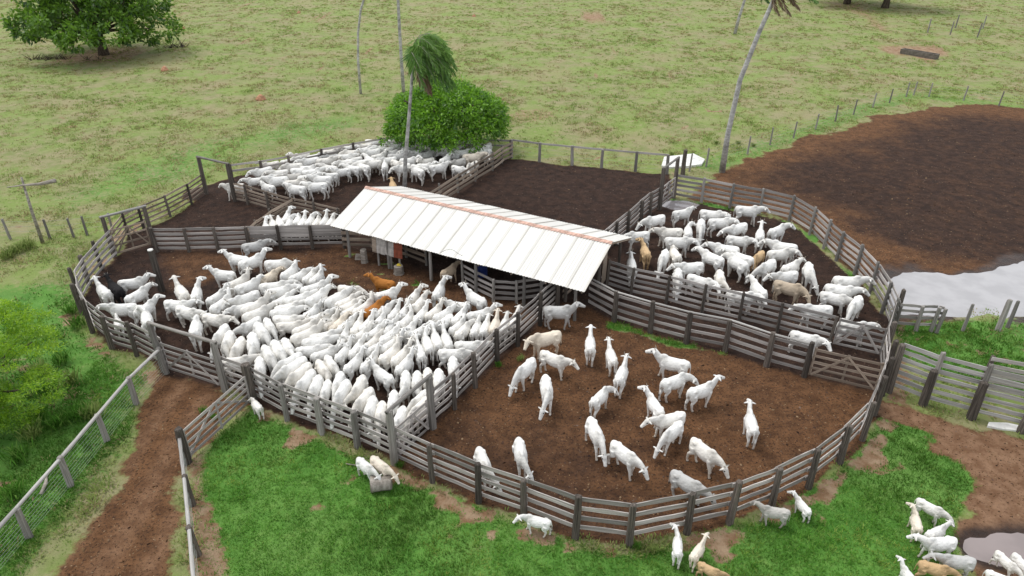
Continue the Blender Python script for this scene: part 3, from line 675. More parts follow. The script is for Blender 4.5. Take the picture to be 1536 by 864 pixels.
BEHIND = parse('''591 280 588 270 l t 1''')

ROUND_L = ['greyish-white cow standing alone under the shed corner with raised head', 'cream cow in the round pen, broadside below the greyish one at the shed', 'white cow looking sideways just below the cream cow', 'white cow nosing the soil beside the dividing fence',
 'white cow with lowered head below the two cows at the dividing fence', 'white cow seen from behind, walking up to the shed corner post with head high', 'thin white cow between two others, all three seen from behind', 'white cow seen from behind, lowest of the three walking to the shed',
 'white cow with head raised, nearest the lane fence in the round pen', 'white cow turning its lowered head in the middle of the trio by the lane fence', 'white cow looking alertly over its shoulder towards the brown gate', 'white cow turning its head, alone above the one grazing in mid pen',
 'white cow with raised head at the back of the tight group in mid pen', 'white cow standing broadside in the tight group in mid pen', 'white cow with lowered horns at the front of the tight group', 'white cow grazing head-down in the centre of the round pen',
 'white cow with lowered head standing diagonally in the open soil of the round pen', 'white cow grazing towards the four-plank fence with bare soil on both sides', 'white cow with its nose against the front plank fence of the round pen', 'white cow with lowered head near the curve of the fence, dark tail over its flank',
 'greyish cow pushing its head against the curved four-plank fence', 'white cow seen from behind standing apart, nearest the brown braced gate']
OUT_L = ['white calf standing broadside on the lawn against the curved fence', 'white calf seen from behind, stretching its neck to the four-plank fence', 'cream calf with raised head beside the tan one below the fence', 'tan calf with lowered head on the lawn below the round pen', 'grey-backed calf broadside on the lawn, at the curved fence post',
 'white calf behind the grey-backed one, looking into the round pen', 'white calf stooping at the edge of the red soil', 'dirty cream calf seen from behind, turning its head on the grass', 'white calf in the middle of the huddle beside the muddy puddle', 'white calf broadside in the huddle beside the muddy puddle',
 'greyish calf leaning over the tan one by the puddle', 'tan calf in the huddle beside the muddy puddle', 'small white calf with raised head at the bottom of the puddle huddle', 'white calf bending at the near shore of the muddy puddle', 'white calf drinking at the far end of the muddy puddle', 'white calf lying low on the grass below the puddle',
 'white calf by the cut log on the lawn', 'cream calf behind the white one by the cut log', 'white calf on the lawn against the thick gate post']
POSEW = {'u': 'with raised head', 'l': 'with level head', 'm': 'with its head lowered', 'd': 'nosing the ground'}
cows = []
def put(lst, fn, pen): 
    for i, c in enumerate(lst): cows.append([c, *fn(i, c), pen])
def crowd(where, grp): return lambda i, c: ({'c': 'cream', 'g': 'greyish'}.get(c[5], 'white')+' zebu cow '+POSEW[c[4][0]]+' '+where, grp)
put(LEFT, lambda i, c: (['white cow seen from behind, beside the black one', 'black cow, the only black one, at the left end of the crowded pen', 'white cow with its head held highest, facing the lone dark post', 'white cow below the one with its head held highest', 'white cow broadside along the curved left fence',
    'white cow looking at the lone dark post from below', 'white cow seen from behind, at the road gateway post', 'small white calf squeezed against the curved left fence', 'white cow with long ears seen from behind, right of the lone dark post', 'white cow seen from behind, swinging its tail near the lone dark post'][i], 'cattle in the crowded pen'), 'main')
put(MAIN, lambda i, c: ('ginger cow half hidden among the white herd', 'cattle in the crowded pen') if c[5] == 'o' else crowd('in the crowded pen before the shed', 'cattle in the crowded pen')(i, c), 'main')
put(SHEDCOW, lambda i, c: (['bright ginger cow standing free between the herd and the shed', 'grey-brown cow in the shade under the shed eave'][i], 'cattle in the crowded pen'), 'main')
put(BACK, crowd('packed in the back pen by the mango tree', 'cattle in the back pen'), 'back')
put(HOLD, crowd('crammed in the boarded chute at the shed end', 'cattle in the boarded chute'), 'hold')
put(RIGHT, lambda i, c: ({'1': 'golden tan cow beside the shed gable', '2': 'tan calf in the middle of the curved right pen', '3': 'large dun and cream cow near the lane fence'}[c[6]], 'cattle in the right pen') if c[6] else crowd('in the curved pen beside the flooded yard', 'cattle in the right pen')(i, c), 'right')
put(LANE, lambda i, c: ('single white cow standing in the narrow lane between two fences', 'cattle in the right pen'), 'lane')
put(ROUND, lambda i, c: (ROUND_L[i], 'cattle in the round pen'), 'round')
put(OUT, lambda i, c: (OUT_L[i], 'calves on the grass outside'), 'out')
put(BEHIND, lambda i, c: ('cream tan cow whose back shows above the roof ridge', 'cattle in the back pen'), 'back2')

recs = []
for c, lab, grp, pen in cows:
    calf = 'b' in c[6]; s0 = .66 if calf else 1.0
    for _ in range(3):
        zr, zh = 1.24*s0, 1.26*s0
        a, b = G(c[0], c[1], zr), G(c[2], c[3], zh); L = (b-a).to_2d().length
        s1 = (max(.55, min(.80, L/1.15)) if calf else max(.90, min(1.10, 1+.4*(L/1.15-1))))
        s0 = .5*s0+.5*s1
    d = (b-a).to_2d(); ang = math.atan2(d.y, d.x); m = (a+b)/2
    o_ = .18*s0; x, y = m.x+math.cos(ang)*o_, m.y+math.sin(ang)*o_            # body origin lies ahead of the mid back
    recs.append(dict(x=x, y=y, a=ang, s=s0*(.86 if c[6] == '2' and c[5] == 't' else 1), head=c[4], col=c[5], lab=lab, grp=grp, pen=pen, calf=calf))
# more of the packed back herd, behind its visible front row
poly = wp([(368,285),(402,262),(450,250),(500,240),(540,232),(580,226),(640,226),(700,229),(742,234),(737,246),(700,262),(668,270),(600,274),(556,274),(515,284),(480,298),(420,297)])
lo, hi = poly.min(0), poly.max(0); n = 0; rr = random.Random(5)
for _ in range(6000):
    p = np.array([[rr.uniform(lo[0], hi[0]), rr.uniform(lo[1], hi[1])]])
    if sdist(p, poly)[0] < .45: continue
    x, y = p[0]; ok = True
    for q in recs:
        if q['pen'] in ('back',) and (q['x']-x)**2+(q['y']-y)**2 < 1.02: ok = False; break
    if not ok: continue
    along = math.atan2(.42, 1)+(math.pi if rr.random() < .5 else 0)
    hd = rr.choice('ullm')
    recs.append(dict(x=x, y=y, a=along+rr.uniform(-.45, .45), s=rr.uniform(.9, 1.05), head=hd, col=rr.choice('wwwwwwwg'), lab='', grp='cattle in the back pen', pen='back', calf=False)); n += 1
    q = recs[-1]; q['lab'] = ('greyish' if q['col'] == 'g' else 'white')+' zebu cow '+POSEW[hd]+' packed in the back pen by the mango tree'
    if n >= 62: break
# push apart overlapping bodies, keep them off the planks
X = np.array([[q['x'], q['y']] for q in recs]); A = np.array([q['a'] for q in recs]); S = np.array([q['s'] for q in recs]); X0 = X.copy()
SA = np.array([[a.x, a.y] for a, b in FENCE_SEGS]); SB = np.array([[b.x, b.y] for a, b in FENCE_SEGS]); SD = SB-SA; SL = (SD**2).sum(1)
offs = np.array([-.55, -.18, .20, .55])
for it in range(90):
    D = np.stack([np.cos(A), np.sin(A)], 1); C = X[:, None, :]+D[:, None, :]*(offs[None, :, None]*S[:, None, None]); m = len(X)
    F1 = C.reshape(-1, 2); own = np.repeat(np.arange(m), 4); R1 = np.repeat(S, 4)*.265
    dv = F1[:, None, :]-F1[None, :, :]; dist = np.sqrt((dv**2).sum(2))+1e-6; ov = R1[:, None]+R1[None, :]-dist
    ov[own[:, None] == own[None, :]] = 0; ov = np.clip(ov, 0, None)
    push = (dv/dist[..., None]*ov[..., None]).sum(1)*.16
    fo = np.zeros_like(F1)
    for k in range(len(SA)):
        t_ = np.clip(((F1-SA[k])@SD[k])/SL[k], 0, 1); q = F1-(SA[k]+t_[:, None]*SD[k]); dd = np.sqrt((q*q).sum(1))+1e-6
        o2 = np.clip(R1+.20-dd, 0, None); fo += q/dd[:, None]*o2[:, None]*.25
    push += fo
    hx = X[:, None, :]+D[:, None, :]*(np.array([.85, 1.15])[None, :, None]*S[:, None, None]); ft_ = np.zeros_like(X)
    for hh_ in (0, 1):
        F2 = hx[:, hh_, :]
        for k in range(len(SA)):                                  # muzzles stay on the cow's own side of the planks
            n_ = np.array([-SD[k][1], SD[k][0]])/math.sqrt(SL[k]); t_ = ((F2-SA[k])@SD[k])/SL[k]; sd0 = (X-SA[k])@n_; sd1 = (F2-SA[k])@n_
            sg = np.sign(sd0); gap = .20-sd1*sg; act = (t_ > 0) & (t_ < 1) & (np.abs(sd0) < 1.6) & (gap > 0)
            ft_ += np.where(act, sg*np.minimum(gap, .25)*.35, 0)[:, None]*n_[None, :]
    X += ft_*.5
    mv = push.reshape(m, 4, 2); X += mv.sum(1)*.6
    tor = ((D[:, None, 0]*offs[None, :])*mv[:, :, 1]-(D[:, None, 1]*offs[None, :])*mv[:, :, 0]).sum(1); A += np.clip(tor*.5, -.04, .04)
    X += (X0-X)*.01
def ln(*p): return np.array([G(*q)[:2] for q in p])
MARK = {'main': [('along the lawn-side plank fence', ln((339,585),(431,630),(537,671),(594,696)), 1.7), ('along the fence dividing crowded and round pens', ln((594,696),(682,613),(746,545),(836,463)), 1.7), ('at the long road gate', ln((247,556),(339,586)), 3.0),
   ('nearest the boarded back fence', ln((284,378),(517,372)), 4.5), ('between the herd and the shed eave', ln((540,400),(600,415),(700,436),(800,455)), 3.3)],
 'right': [('along the plank fence towards the dark pen', ln((989,314),(908,381)), 2.2), ('along the curved fence by the flooded yard', ln((1052,303),(1139,320),(1183,331),(1254,390),(1321,468)), 2.2), ('along the upper lane fence', ln((910,431),(1052,470),(1243,519),(1324,538)), 2.4)],
 'back': [('along the low back fence', ln((350,277),(437,263),(532,243),(620,233)), 2.0), ('in the shade of the mango tree', ln((620,236),(671,236),(715,238)), 2.5), ('along the brown plank divider', ln((767,238),(713,272),(660,307)), 2.2), ('beside the tall dark gateway', ln((353,302),(404,316)), 3.0)]}
BASEW = {'main': 'amid the crowded pen', 'right': 'amid the curved pen by the flooded yard', 'back': 'amid the packed back pen'}
PENW = {'main': 'of the crowded pen', 'right': 'of the curved pen', 'back': 'of the back pen'}
for q, p in zip(recs, X):
    if ' zebu cow ' in q['lab'] and q['pen'] in MARK:
        wh = BASEW[q['pen']]
        for w_, sg, dm in MARK[q['pen']]:
            if segdist(p[None, :], sg)[0] < dm: wh = w_; break
        q['lab'] = {'c': 'cream', 'g': 'greyish'}.get(q['col'], 'white')+' cow '+POSEW[q['head'][0]]+' '+wh
nb = 0
for q, (x, y), a in zip(recs, X, A):
    hp = {'u': 'up', 'l': 'level', 'm': 'mid', 'd': 'down'}[q['head'][0]]
    sd_ = q['head'][1] if len(q['head']) > 1 else random.choice('0000LR')
    me = variant(hp, sd_, random.randrange(3)); s = q['s']
    o = obj('calf' if q['calf'] else 'cow', me, None, None, (x, y, -.008), (0, 0, a), (s*.95, s*random.uniform(.85, .95), s*random.uniform(.93, 1.0)))
    c = COLR[q['col']]; v = random.uniform(.93, 1.05); o.color = (min(.9, c[0]*v), min(.9, c[1]*v), min(.9, c[2]*v), 1)
    tag(o, q['lab'], 'calf' if q['calf'] else 'cow', q['grp'])
    if not q['calf'] and q['pen'] in ('round', 'main', 'right', 'lane') and random.random() < .8:
        hh = list(me['horn']); side, up = Vector(hh[6:9]), Vector(hh[9:12]); fw = side.cross(up)
        R = Matrix((side, fw*-1 if side.cross(fw*-1).dot(up) > 0 else fw, up)).transposed()
        k = random.uniform(.6, 1.25)
        obj('horn', HORNM, None, o, hh[0:3], R.to_euler(), (k, k, k)); obj('horn', HORN, None, o, hh[3:6], R.to_euler(), (k, k, k))
# ------------------------------------------------------------------ shed
t = NT('roof_sheet'); tc = t.n('TexCoord'); oi = t.n('ObjectInfo'); sx = t.n('SeparateXYZ'); t.l(tc.outputs['Object'], sx.inputs[0])
mp = t.n('Mapping'); mp.inputs['Scale'].default_value = (5, .6, 1); t.l(tc.outputs['Object'], mp.inputs[0])
n1 = t.noise(1.3, 5, .6, mp.outputs[0]); n2 = t.noise(14, 3, .6, tc.outputs['Object'])
e = t.ramp(sx.outputs[0], .415, .45); e2 = t.ramp(n1, .3, .7, .45, 1)
c = t.mix(t.ramp(n1, .45, .8, 0, .5), (.775, .755, .71), (.66, .63, .575)); c = t.mix(t.math('MULTIPLY', e, e2), c, (.48, .45, .40))
c = t.mix(t.ramp(n2, .70, .78, 0, .6), c, (.30, .28, .25))
hs = t.n('HueSaturation'); t.l(c, hs.inputs['Color']); t.l(t.ramp(oi.outputs['Random'], 0, 1, .95, 1.04), hs.inputs['Value'])
t.pbsdf(hs.outputs[0], .6, None, .35); M['roof'] = t.m
eL, eR = Vector((-10.95, 38.62, 0)), Vector((3.68, 30.69, 0)); LX = (eR-eL).length; dx = (eR-eL).normalized(); dyv = Vector((-dx.y, dx.x, 0))
WD, ZE, ZR = 7.1, 2.08, 3.28; yaw = math.atan2(dx.y, dx.x)
shed = thing('cattle_shed', eL, 'open cattle shed with white corrugated gable roof and pink ridge tiles', 'shed', None, yaw)
NS = 17; sw = LX/NS; slope = math.atan2(ZR-ZE, WD/2); SLN = math.hypot(WD/2, ZR-ZE)+.10
V = []; Fc = []; nw = 6; ns = nw*8
for i in range(ns+1):
    x = -.53*sw+1.07*sw*i/ns; z = .022*math.cos(2*math.pi*nw*i/ns)
    for y in (0, SLN/3, 2*SLN/3, SLN): V.append((x, y, z))
for i in range(ns):
    for j in range(3): a = i*4+j; Fc.append((a, a+4, a+5, a+1))
sheet = mesh('roof_sheet', V, Fc, True); sheet.materials.append(M['roof'])
for k in range(NS):
    for side in (0, 1):
        zz = (.012 if k % 2 else 0); j = random.uniform(-.02, .02)
        if side == 0: o = obj('roof_sheet', sheet, None, shed, ((k+.5)*sw, -.05+j, ZE+zz), (slope+random.uniform(-.003, .003), 0, 0))
        else: o = obj('roof_sheet', sheet, None, shed, ((k+.5)*sw, WD+.05+j, ZE+zz), (slope+random.uniform(-.003, .003), 0, math.pi))
V = []; Fc = []
for i in range(9):
    x = -.54*sw+1.08*sw*i/8
    for (y, z) in ((-.17, -.055), (-.11, -.01), (-.05, .035), (0, .045), (.05, .035), (.11, -.01), (.17, -.055)): V.append((x, y, z+.012*math.cos(i*math.pi)*(abs(y) > .1)))
for i in range(8):
    for j in range(6): a = i*7+j; Fc.append((a, a+7, a+8, a+1))
cap = mesh('ridge_tile', V, Fc); cap.materials.append(M['ridge'])
for k in range(NS): obj('ridge_tile', cap, None, shed, ((k+.5)*sw, WD/2, ZR+.055+.008*(k % 2)), (0, random.uniform(-.01, .01), 0))
def sp_post(x, y, h, r=.09, mat='greypost'): 
    return obj('post', get(POSTS, post_mesh, mat, 6), None, shed, (x, y, 0), (random.uniform(-.02, .02), random.uniform(-.02, .02), random.uniform(0, 6)), (r, r, h))
for i in range(6):
    x = .9+i*(LX-1.5)/5
    sp_post(x, .30, ZE-.02, .09); sp_post(x, WD-.30, ZE-.02, .09, 'post'); sp_post(x, WD/2, ZR-.20, .10, 'post')
def beam(a, b, h=.14, w=.09, mat='brownboard', name='beam'):
    a, b = Vector(a), Vector(b); d = b-a; L = d.length
    return obj(name, get(BOARDS, board_mesh, mat, 5), None, shed, (a+b)/2, (0, -math.asin(d.z/L), math.atan2(d.y, d.x)), (L, w/.032, h))
for y, z in ((.30, ZE-.02), (WD-.30, ZE-.02), (WD/2, ZR-.14), (WD*.25, (ZE+ZR)/2-.12), (WD*.75, (ZE+ZR)/2-.12)): beam((.1, y, z), (LX-.1, y, z), .13, .08)
for i in range(9):
    x = .15+i*(LX-.3)/8
    beam((x, -.02, ZE-.115), (x, WD/2, ZR-.115), .10, .06, name='rafter'); beam((x, WD+.02, ZE-.115), (x, WD/2, ZR-.115), .10, .06, name='rafter')
# service cable looping onto the eave
a = G(664, 380, 2.65); cv = []
for i in range(13):
    u = i/12; px = 661+u*33; py = 379-14*math.sin(min(1, u*1.35)*math.pi*.62)+u*18; cv.append(G(px, py, 2.35+.5*math.sin(u*math.pi)))
cb = obj('cable', mesh('cable', *tube([p-cv[-1] for p in cv], .014, 5), True), M['wire'], None, cv[-1]); tag(cb, 'thin grey cable arching over the eave of the white roof', 'cable')
pl = thing('service_pole', G(694, 426), 'slim pale pole rising to the eave at the end of the shed fence', 'pole'); add_post(pl, G(694, 426), 2.0, .06, 'greypost', .01, 'shaft')
# penning under the roof
plank_fence([(694,428),(714,440),(740,453),(775,455),(812,449),(838,436)], 'weathered plank pen curving into the dark under the shed roof', 4, 1.45, .09, .2, 1.25, .17, 'board', 'greypost', 1)
plank_fence([(848,452),(862,440),(872,428)], 'dark short plank panel at the shed corner by the round pen', 5, 1.8, .12, side=1, mat='brownboard')
plank_fence([(612,352),(660,364),(712,378),(770,394)], 'working race planks in the deep shade of the shed', 5, 1.6, .10, .2, 1.4, .2, 'brownboard', 'post', 1)
plank_fence([(517,372),(560,374),(610,386),(640,398)], 'low plank rail along the shaded shed floor', 3, 1.3, .09, .3, 1.1, .2, 'brownboard', 'greypost', -1)
# end frame at the gable
fr = thing('shed_door_panel', G(905, 425), 'pale plank door panel beside the shed gable and lane', 'panel', None, math.radians(68))
for k in range(4): obj('plank', get(BOARDS, board_mesh, 'brownboard', 5), None, fr, (-.33+.22*k, 0, .95), (0, -math.pi/2, 0), (1.8, 1, .21))
obj('brace', get(BOARDS, board_mesh, 'board', 5), None, fr, (0, .04, 1.0), (0, -.9, 0), (1.2, 1, .12))
# old tin and red panel hung from the eave
pa, pb = G(559, 375, 1.0), G(599, 385, 1.0); dd = (pb-pa).normalized(); Lp = (pb-pa).length+.25
tp = thing('tin_panel', Vector((pa.x, pa.y, 0)), 'patched panel of old grey tin strips and a rusty red sheet under the eave', 'panel', None, math.atan2(dd.y, dd.x))
for k in range(7):
    v, f = box(0, 0, 0, Lp/7*.96, .012, 1.02); o = obj('strip', mesh('strip', v, f), M['redtin'] if k >= 5 else (M['tintop'] if k else M['brownboard']), tp, ((k+.5)*Lp/7, .008*(k % 2), 1.42+random.uniform(-.03, .03)), (-.10, 0, 0))
for k in (1, 4, 6): obj('leg', get(POSTS, post_mesh, 'greypost', 6), None, tp, (k*Lp/7, .08, 0), (0, 0, 0), (.07, .07, 1.2))
# props at the shed front
def stump(loc, h, r, label, name='tree_stump', mat='log', rot=(0, 0, 0)):
    rs = random.Random(int(r*1000)); seg = 14; jit = [rs.uniform(.86, 1.12) for _ in range(seg)]
    V, Fc = tube([(0, 0, 0), (0, 0, h*.15), (0, 0, h*.6), (0, 0, h*.97), (0, 0, h)], [r*1.12, r, r*.94, r*.92, r*.84], seg)
    V = [(v[0]*jit[i % seg], v[1]*jit[i % seg], v[2]) for i, v in enumerate(V)]
    return thing(name, loc, label, 'stump' if 'stump' in name else 'log', None), V, Fc
st, V, Fc = stump(G(599, 410), .52, .30, 'cut tree stump with a yellow cloth on top before the shed'); obj('trunk', mesh('trunk', V, Fc), M['log'], st)
V, Fc = tube([(0, 0, 0), (0, .01, .06), (.02, 0, .12)], [.15, .11, .04], 7); obj('cloth', mesh('cloth', V, Fc), M['yellow'], st, (.02, .02, .52), (0, .1, 0), (1.1, .8, 1))
st, V, Fc = stump(G(547, 393), .85, .22, 'tall pale tree stump under the left end of the eave'); obj('trunk', mesh('trunk', V, Fc), M['log'], st)
v2, f2 = box(0, 0, 0, .5, .05, .4); obj('slab', mesh('slab', v2, f2), M['log'], st, (-.28, 0, .35), (0, .25, .4))
st, V, Fc = stump(Vector((0, 0, 0)), .78, .31, 'short cut log lying on the lawn by the two calves', 'cut_log')
lg = G(573, 735); st.location = (lg.x, lg.y, .30); lm = mesh('trunk', V, Fc); lm.polygons.foreach_set('use_smooth', [len(q.vertices) == 4 for q in lm.polygons]); obj('trunk', lm, M['log'], st, (-.39, 0, 0), (0, math.pi/2, .12))
sk = thing('stick', G(519, 697), 'thin straight stick lying on the lawn by the cut log', 'stick'); v, f = tube([(0, 0, .05), (.45, -.1, .06), (.95, -.22, .05)], [.02, .022, .018], 6); obj('shaft', mesh('shaft', v, f), M['log'], sk)
# drum
bx = thing('plastic_drum', G(712, 424), 'dark blue plastic drum in the shade under the shed', 'drum'); V, Fc = tube([(0, 0, 0), (0, 0, .05), (0, 0, .3), (0, 0, .33), (0, 0, .36), (0, 0, .6), (0, 0, .63), (0, 0, .66), (0, 0, .9), (0, 0, .95)], [.26, .29, .29, .305, .29, .29, .305, .29, .29, .25], 18)
obj('body', mesh('body', V, Fc, False), M['bluebarrel'], bx); V, Fc = tube([(.1, .05, 0), (.1, .05, .03)], .04, 8); obj('bung', mesh('bung', V, Fc), M['bluebarrel'], bx, (0, 0, .94)); bx.location = G(712, 424)+dyv*.9
# slabs, trough, mounds, logs
def slab(poly, z, mat, name, label, cat):
    W = [G(*p) for p in poly]; c = sum(W, Vector())/len(W); n = len(W)
    rs = random.Random(n); V = [p-c+Vector((0, 0, -.05)) for p in W]+[p-c+Vector((0, 0, z+rs.uniform(-.02, .02))) for p in W]
    F_ = [tuple(range(n, 2*n))]+[(i, (i+1) % n, n+(i+1) % n, n+i) for i in range(n)]
    o = obj(name, mesh(name, V, F_), mat, None, c); return tag(o, label, cat)
slab([(992,251),(996,238),(1022,235),(1040,233),(1057,241),(1052,249),(1030,252),(1005,253)], .16, M['concrete'], 'concrete_slab', 'bright white concrete slab behind the corner gateway', 'slab')
slab([(1482,636),(1510,637),(1530,641),(1528,648),(1500,645),(1480,641)], .10, M['concrete'], 'broken_slab', 'pale slab lying at the foot of the loading chute wall', 'slab')
a, b = G(1352, 80), G(1405, 89); d = (b-a).normalized(); L = (b-a).length
tr = thing('water_trough', (a+b)/2, 'long dark concrete water trough on bare earth in the far pasture', 'trough', None, math.atan2(d.y, d.x))
for nm, cx, cy, cz, sx_, sy_, sz_ in (('floor', 0, 0, .10, L, .9, .2), ('long_side', 0, -.4, .42, L+.02, .14, .45), ('long_side', 0, .4, .42, L+.02, .14, .45), ('end_wall', -L/2+.07, 0, .43, .16, .66, .42), ('end_wall', L/2-.07, 0, .43, .16, .66, .42)):
    v, f = box(0, 0, 0, sx_, sy_, sz_); obj(nm, mesh(nm, v, f), M['greyconcrete'], tr, (cx, cy, cz))
tw = NT('trough_water'); tw.pbsdf((.035, .035, .03), .05, None, .5); v, f = box(0, 0, 0, L-.3, .64, .02); obj('water', mesh('water', v, f), tw.m, tr, (0, 0, .5))
for i, p in enumerate([(247,106),(275,43),(391,150),(448,20),(711,25)]):
    r = random.Random(i); s = r.uniform(.35, .6); V, Fc = tube([(0, 0, -.1), (.02, 0, s*.25), (.05, .03, s*.7), (.06, .03, s*1.0)], [s*.95, s*.8, s*.5, s*.16], 9)
    V = [(v[0]*(1+.2*r.uniform(-1, 1)), v[1]*(1+.2*r.uniform(-1, 1)), v[2]) for v in V]
    o = obj('termite_mound', mesh('termite_mound', V, Fc, True), M['mound'], None, G(*p)); tag(o, 'small orange termite mound in the pasture', 'mound', 'termite mounds in the pasture')
def branch(name, pts, rad, label, cat, mat='log', seg=7):
    c = Vector(pts[0]); o = obj(name, mesh(name, *tube([Vector(p)-c for p in pts], rad, seg), True), M[mat], None, c); return tag(o, label, cat)
A = G(64, 364)
def sight(b, px, py):
    u, v = (px-768)/FPX, (py-432)/FPX; dy = math.cos(PITCH)-v*math.sin(PITCH); dz = -math.sin(PITCH)-v*math.cos(PITCH); t_ = b.y/dy
    return Vector((u*t_, b.y, H+dz*t_))-b
lp = thing('leaning_pole', A, 'pale leaning pole with a rough crossbar at the pasture edge', 'pole')
obj('shaft', mesh('shaft', *tube([(0, 0, -.1), sight(A, 48, 318), sight(A, 32, 266)], [.11, .09, .06], 8), True), M['log'], lp)
obj('crossbar', mesh('crossbar', *tube([sight(A, 12, 280), sight(A, 36, 277), sight(A, 62, 275), sight(A, 84, 270)], [.03, .06, .10, .13], 8), True), M['log'], lp, (0, -.10, 0))
A = G(64, 740); branch('dead_branch', [G(62, 742)+Vector((0, 0, .04)), G(70, 728)+Vector((0, 0, .1)), G(71, 715)+Vector((0, 0, .06))], [.06, .07, .03], 'pale crooked dead branch beside the wire fence posts', 'branch')
# ------------------------------------------------------------------ foliage
def leafmat(name, dark, light, trans=.3, spread=(.7, 1.25), warm=None):
    t = NT(name); at = t.n('Attribute', attribute_name='tone'); 
    c = t.mix(at.outputs['Fac'], dark, light)
    d = t.n('BsdfDiffuse'); d.inputs['Roughness'].default_value = .6; t.l(c, d.inputs[0]); tr = t.n('BsdfTranslucent'); hs = t.n('HueSaturation'); hs.inputs['Value'].default_value = 1.3; t.l(c, hs.inputs['Color']); t.l(hs.outputs[0], tr.inputs[0])
    gl = t.n('BsdfGlossy'); gl.inputs['Roughness'].default_value = .45; gl.inputs[0].default_value = (1, 1, 1, 1)
    m1 = t.n('MixShader'); m1.inputs[0].default_value = trans; t.l(d.outputs[0], m1.inputs[1]); t.l(tr.outputs[0], m1.inputs[2])
    m2 = t.n('MixShader'); m2.inputs[0].default_value = .04; t.l(m1.outputs[0], m2.inputs[1]); t.l(gl.outputs[0], m2.inputs[2])
    t.l(m2.outputs[0], t.out.inputs[0]); return t.m
M['mango'] = leafmat('mango_leaves', (.032, .115, .010), (.25, .50, .028))
M['oak'] = leafmat('pasture_tree_leaves', (.030, .085, .012), (.19, .36, .03))
M['acacia'] = leafmat('feathery_leaves', (.09, .24, .012), (.40, .60, .03), .4)
M['palmleaf'] = leafmat('palm_leaves', (.05, .14, .03), (.26, .44, .10), .25)
M['deadpalm'] = leafmat('dry_palm_leaves', (.14, .095, .055), (.30, .20, .12), .15)
M['blade'] = leafmat('grass_blades', (0, 0, 0), (1, 1, 1))
t = NT('grass_blades'); at = t.n('Attribute', attribute_name='gcol'); d_ = t.n('BsdfDiffuse'); tr_ = t.n('BsdfTranslucent'); mx_ = t.n('MixShader'); mx_.inputs[0].default_value = .42; t.l(at.outputs['Color'], d_.inputs[0]); t.l(at.outputs['Color'], tr_.inputs[0]); t.l(d_.outputs[0], mx_.inputs[1]); t.l(tr_.outputs[0], mx_.inputs[2]); t.l(mx_.outputs[0], t.out.inputs[0]); M['blade'] = t.m
t = NT('clod_earth'); at = t.n('Attribute', attribute_name='gcol'); t.pbsdf(at.outputs['Color'], .9, None, .15); M['clod'] = t.m

def quadmesh(name, co, tone=None, col=None, mat=None):
    """co: (n,4,3) diamonds or blades"""
    n = len(co); me = bpy.data.meshes.new(name); me.vertices.add(n*4); me.vertices.foreach_set('co', co.astype(np.float32).ravel())
    me.loops.add(n*4); me.loops.foreach_set('vertex_index', np.arange(n*4, dtype=np.int32)); me.polygons.add(n); me.polygons.foreach_set('loop_start', np.arange(0, n*4, 4, dtype=np.int32)); me.update(calc_edges=True)
    if tone is not None: a = me.attributes.new('tone', 'FLOAT', 'POINT'); a.data.foreach_set('value', np.repeat(tone, 4).astype(np.float32))
    if col is not None:
        a = me.attributes.new('gcol', 'FLOAT_COLOR', 'POINT'); c = np.ones((n, 4), np.float32); c[:, :3] = col; a.data.foreach_set('color', np.repeat(c, 4, 0).ravel())
    me.materials.append(mat); return me
def leaves(C, out, size, aspect=.4, droop=.3, tone=None, jitter=.7):
    """diamond leaves at C, growing along out plus noise"""
    n = len(C); d = out+RNG.normal(0, jitter, (n, 3)); d[:, 2] -= droop; d /= np.linalg.norm(d, axis=1)[:, None]+1e-9
    s = np.cross(d, RNG.normal(0, 1, (n, 3))); s /= np.linalg.norm(s, axis=1)[:, None]+1e-9
    L = size*RNG.uniform(.7, 1.3, n)[:, None]
    return np.stack([C, C+d*L*.5+s*L*aspect*.5, C+d*L, C+d*L*.5-s*L*aspect*.5], 1)
def crown(clumps, rad, per, size, aspect, droop, center, fill=.75):
    """clump centres -> leaf quads + tone"""
    K = len(clumps); cr = np.asarray(clumps); r = np.repeat(np.broadcast_to(rad, K), per)
    u = RNG.normal(0, 1, (K*per, 3)); u /= np.linalg.norm(u, axis=1)[:, None]; rr = RNG.random(K*per)**.5
    C = np.repeat(cr, per, 0)+u*(r*rr)[:, None]*np.array([1, 1, fill])
    out = u*.8+(C-np.asarray(center))/(np.linalg.norm(C-np.asarray(center), axis=1)[:, None]+1e-6)*.6
    tone = np.clip(np.repeat(RNG.uniform(.2, .8, K), per)+RNG.normal(0, .16, K*per)+u[:, 2]*.12, 0, 1)  # random leaf tone; clump tops painted lighter, as light from above
    return leaves(C, out, size, aspect, droop), tone
def limb(par, pts, rad, mat='bark', name='limb', seg=8):
    return obj(name, mesh(name, *tube(pts, rad, seg), True), M[mat], par)

# mango tree behind the back pen
base = G(671, 226); mg = thing('mango_tree', base, 'broad round dark-green tree overhanging the packed back pen', 'tree')
limb(mg, [(0, 0, -.1), (.05, 0, 1.2), (0, .1, 2.4)], [.48, .38, .34], name='trunk', seg=10)
for a in range(6):
    th = a*1.05+.3; limb(mg, [(0, .1, 2.0), (1.6*math.cos(th), 1.6*math.sin(th), 3.4), (3.4*math.cos(th), 3.4*math.sin(th), 4.6)], [.24, .15, .07])
cl = []
while len(cl) < 1050:
    v = RNG.normal(0, 1, 3); v /= np.linalg.norm(v)
    if v[2] < -.25: continue
    lump = 1+.04*math.sin(3.1*v[0]+4*v[1]+1)+.04*math.sin(7*v[1]-5*v[0])+.05*math.sin(9*v[2]+4*v[0])
    k = RNG.uniform(.80, 1.0)*lump if RNG.random() < .85 else RNG.uniform(.4, .8)
    p = np.array([v[0]*5.2*k, v[1]*4.9*k, 1.7+math.copysign(abs(v[2])**.85, v[2])*3.9*k])
    if p[2] < 1.6: continue
    cl.append(p)
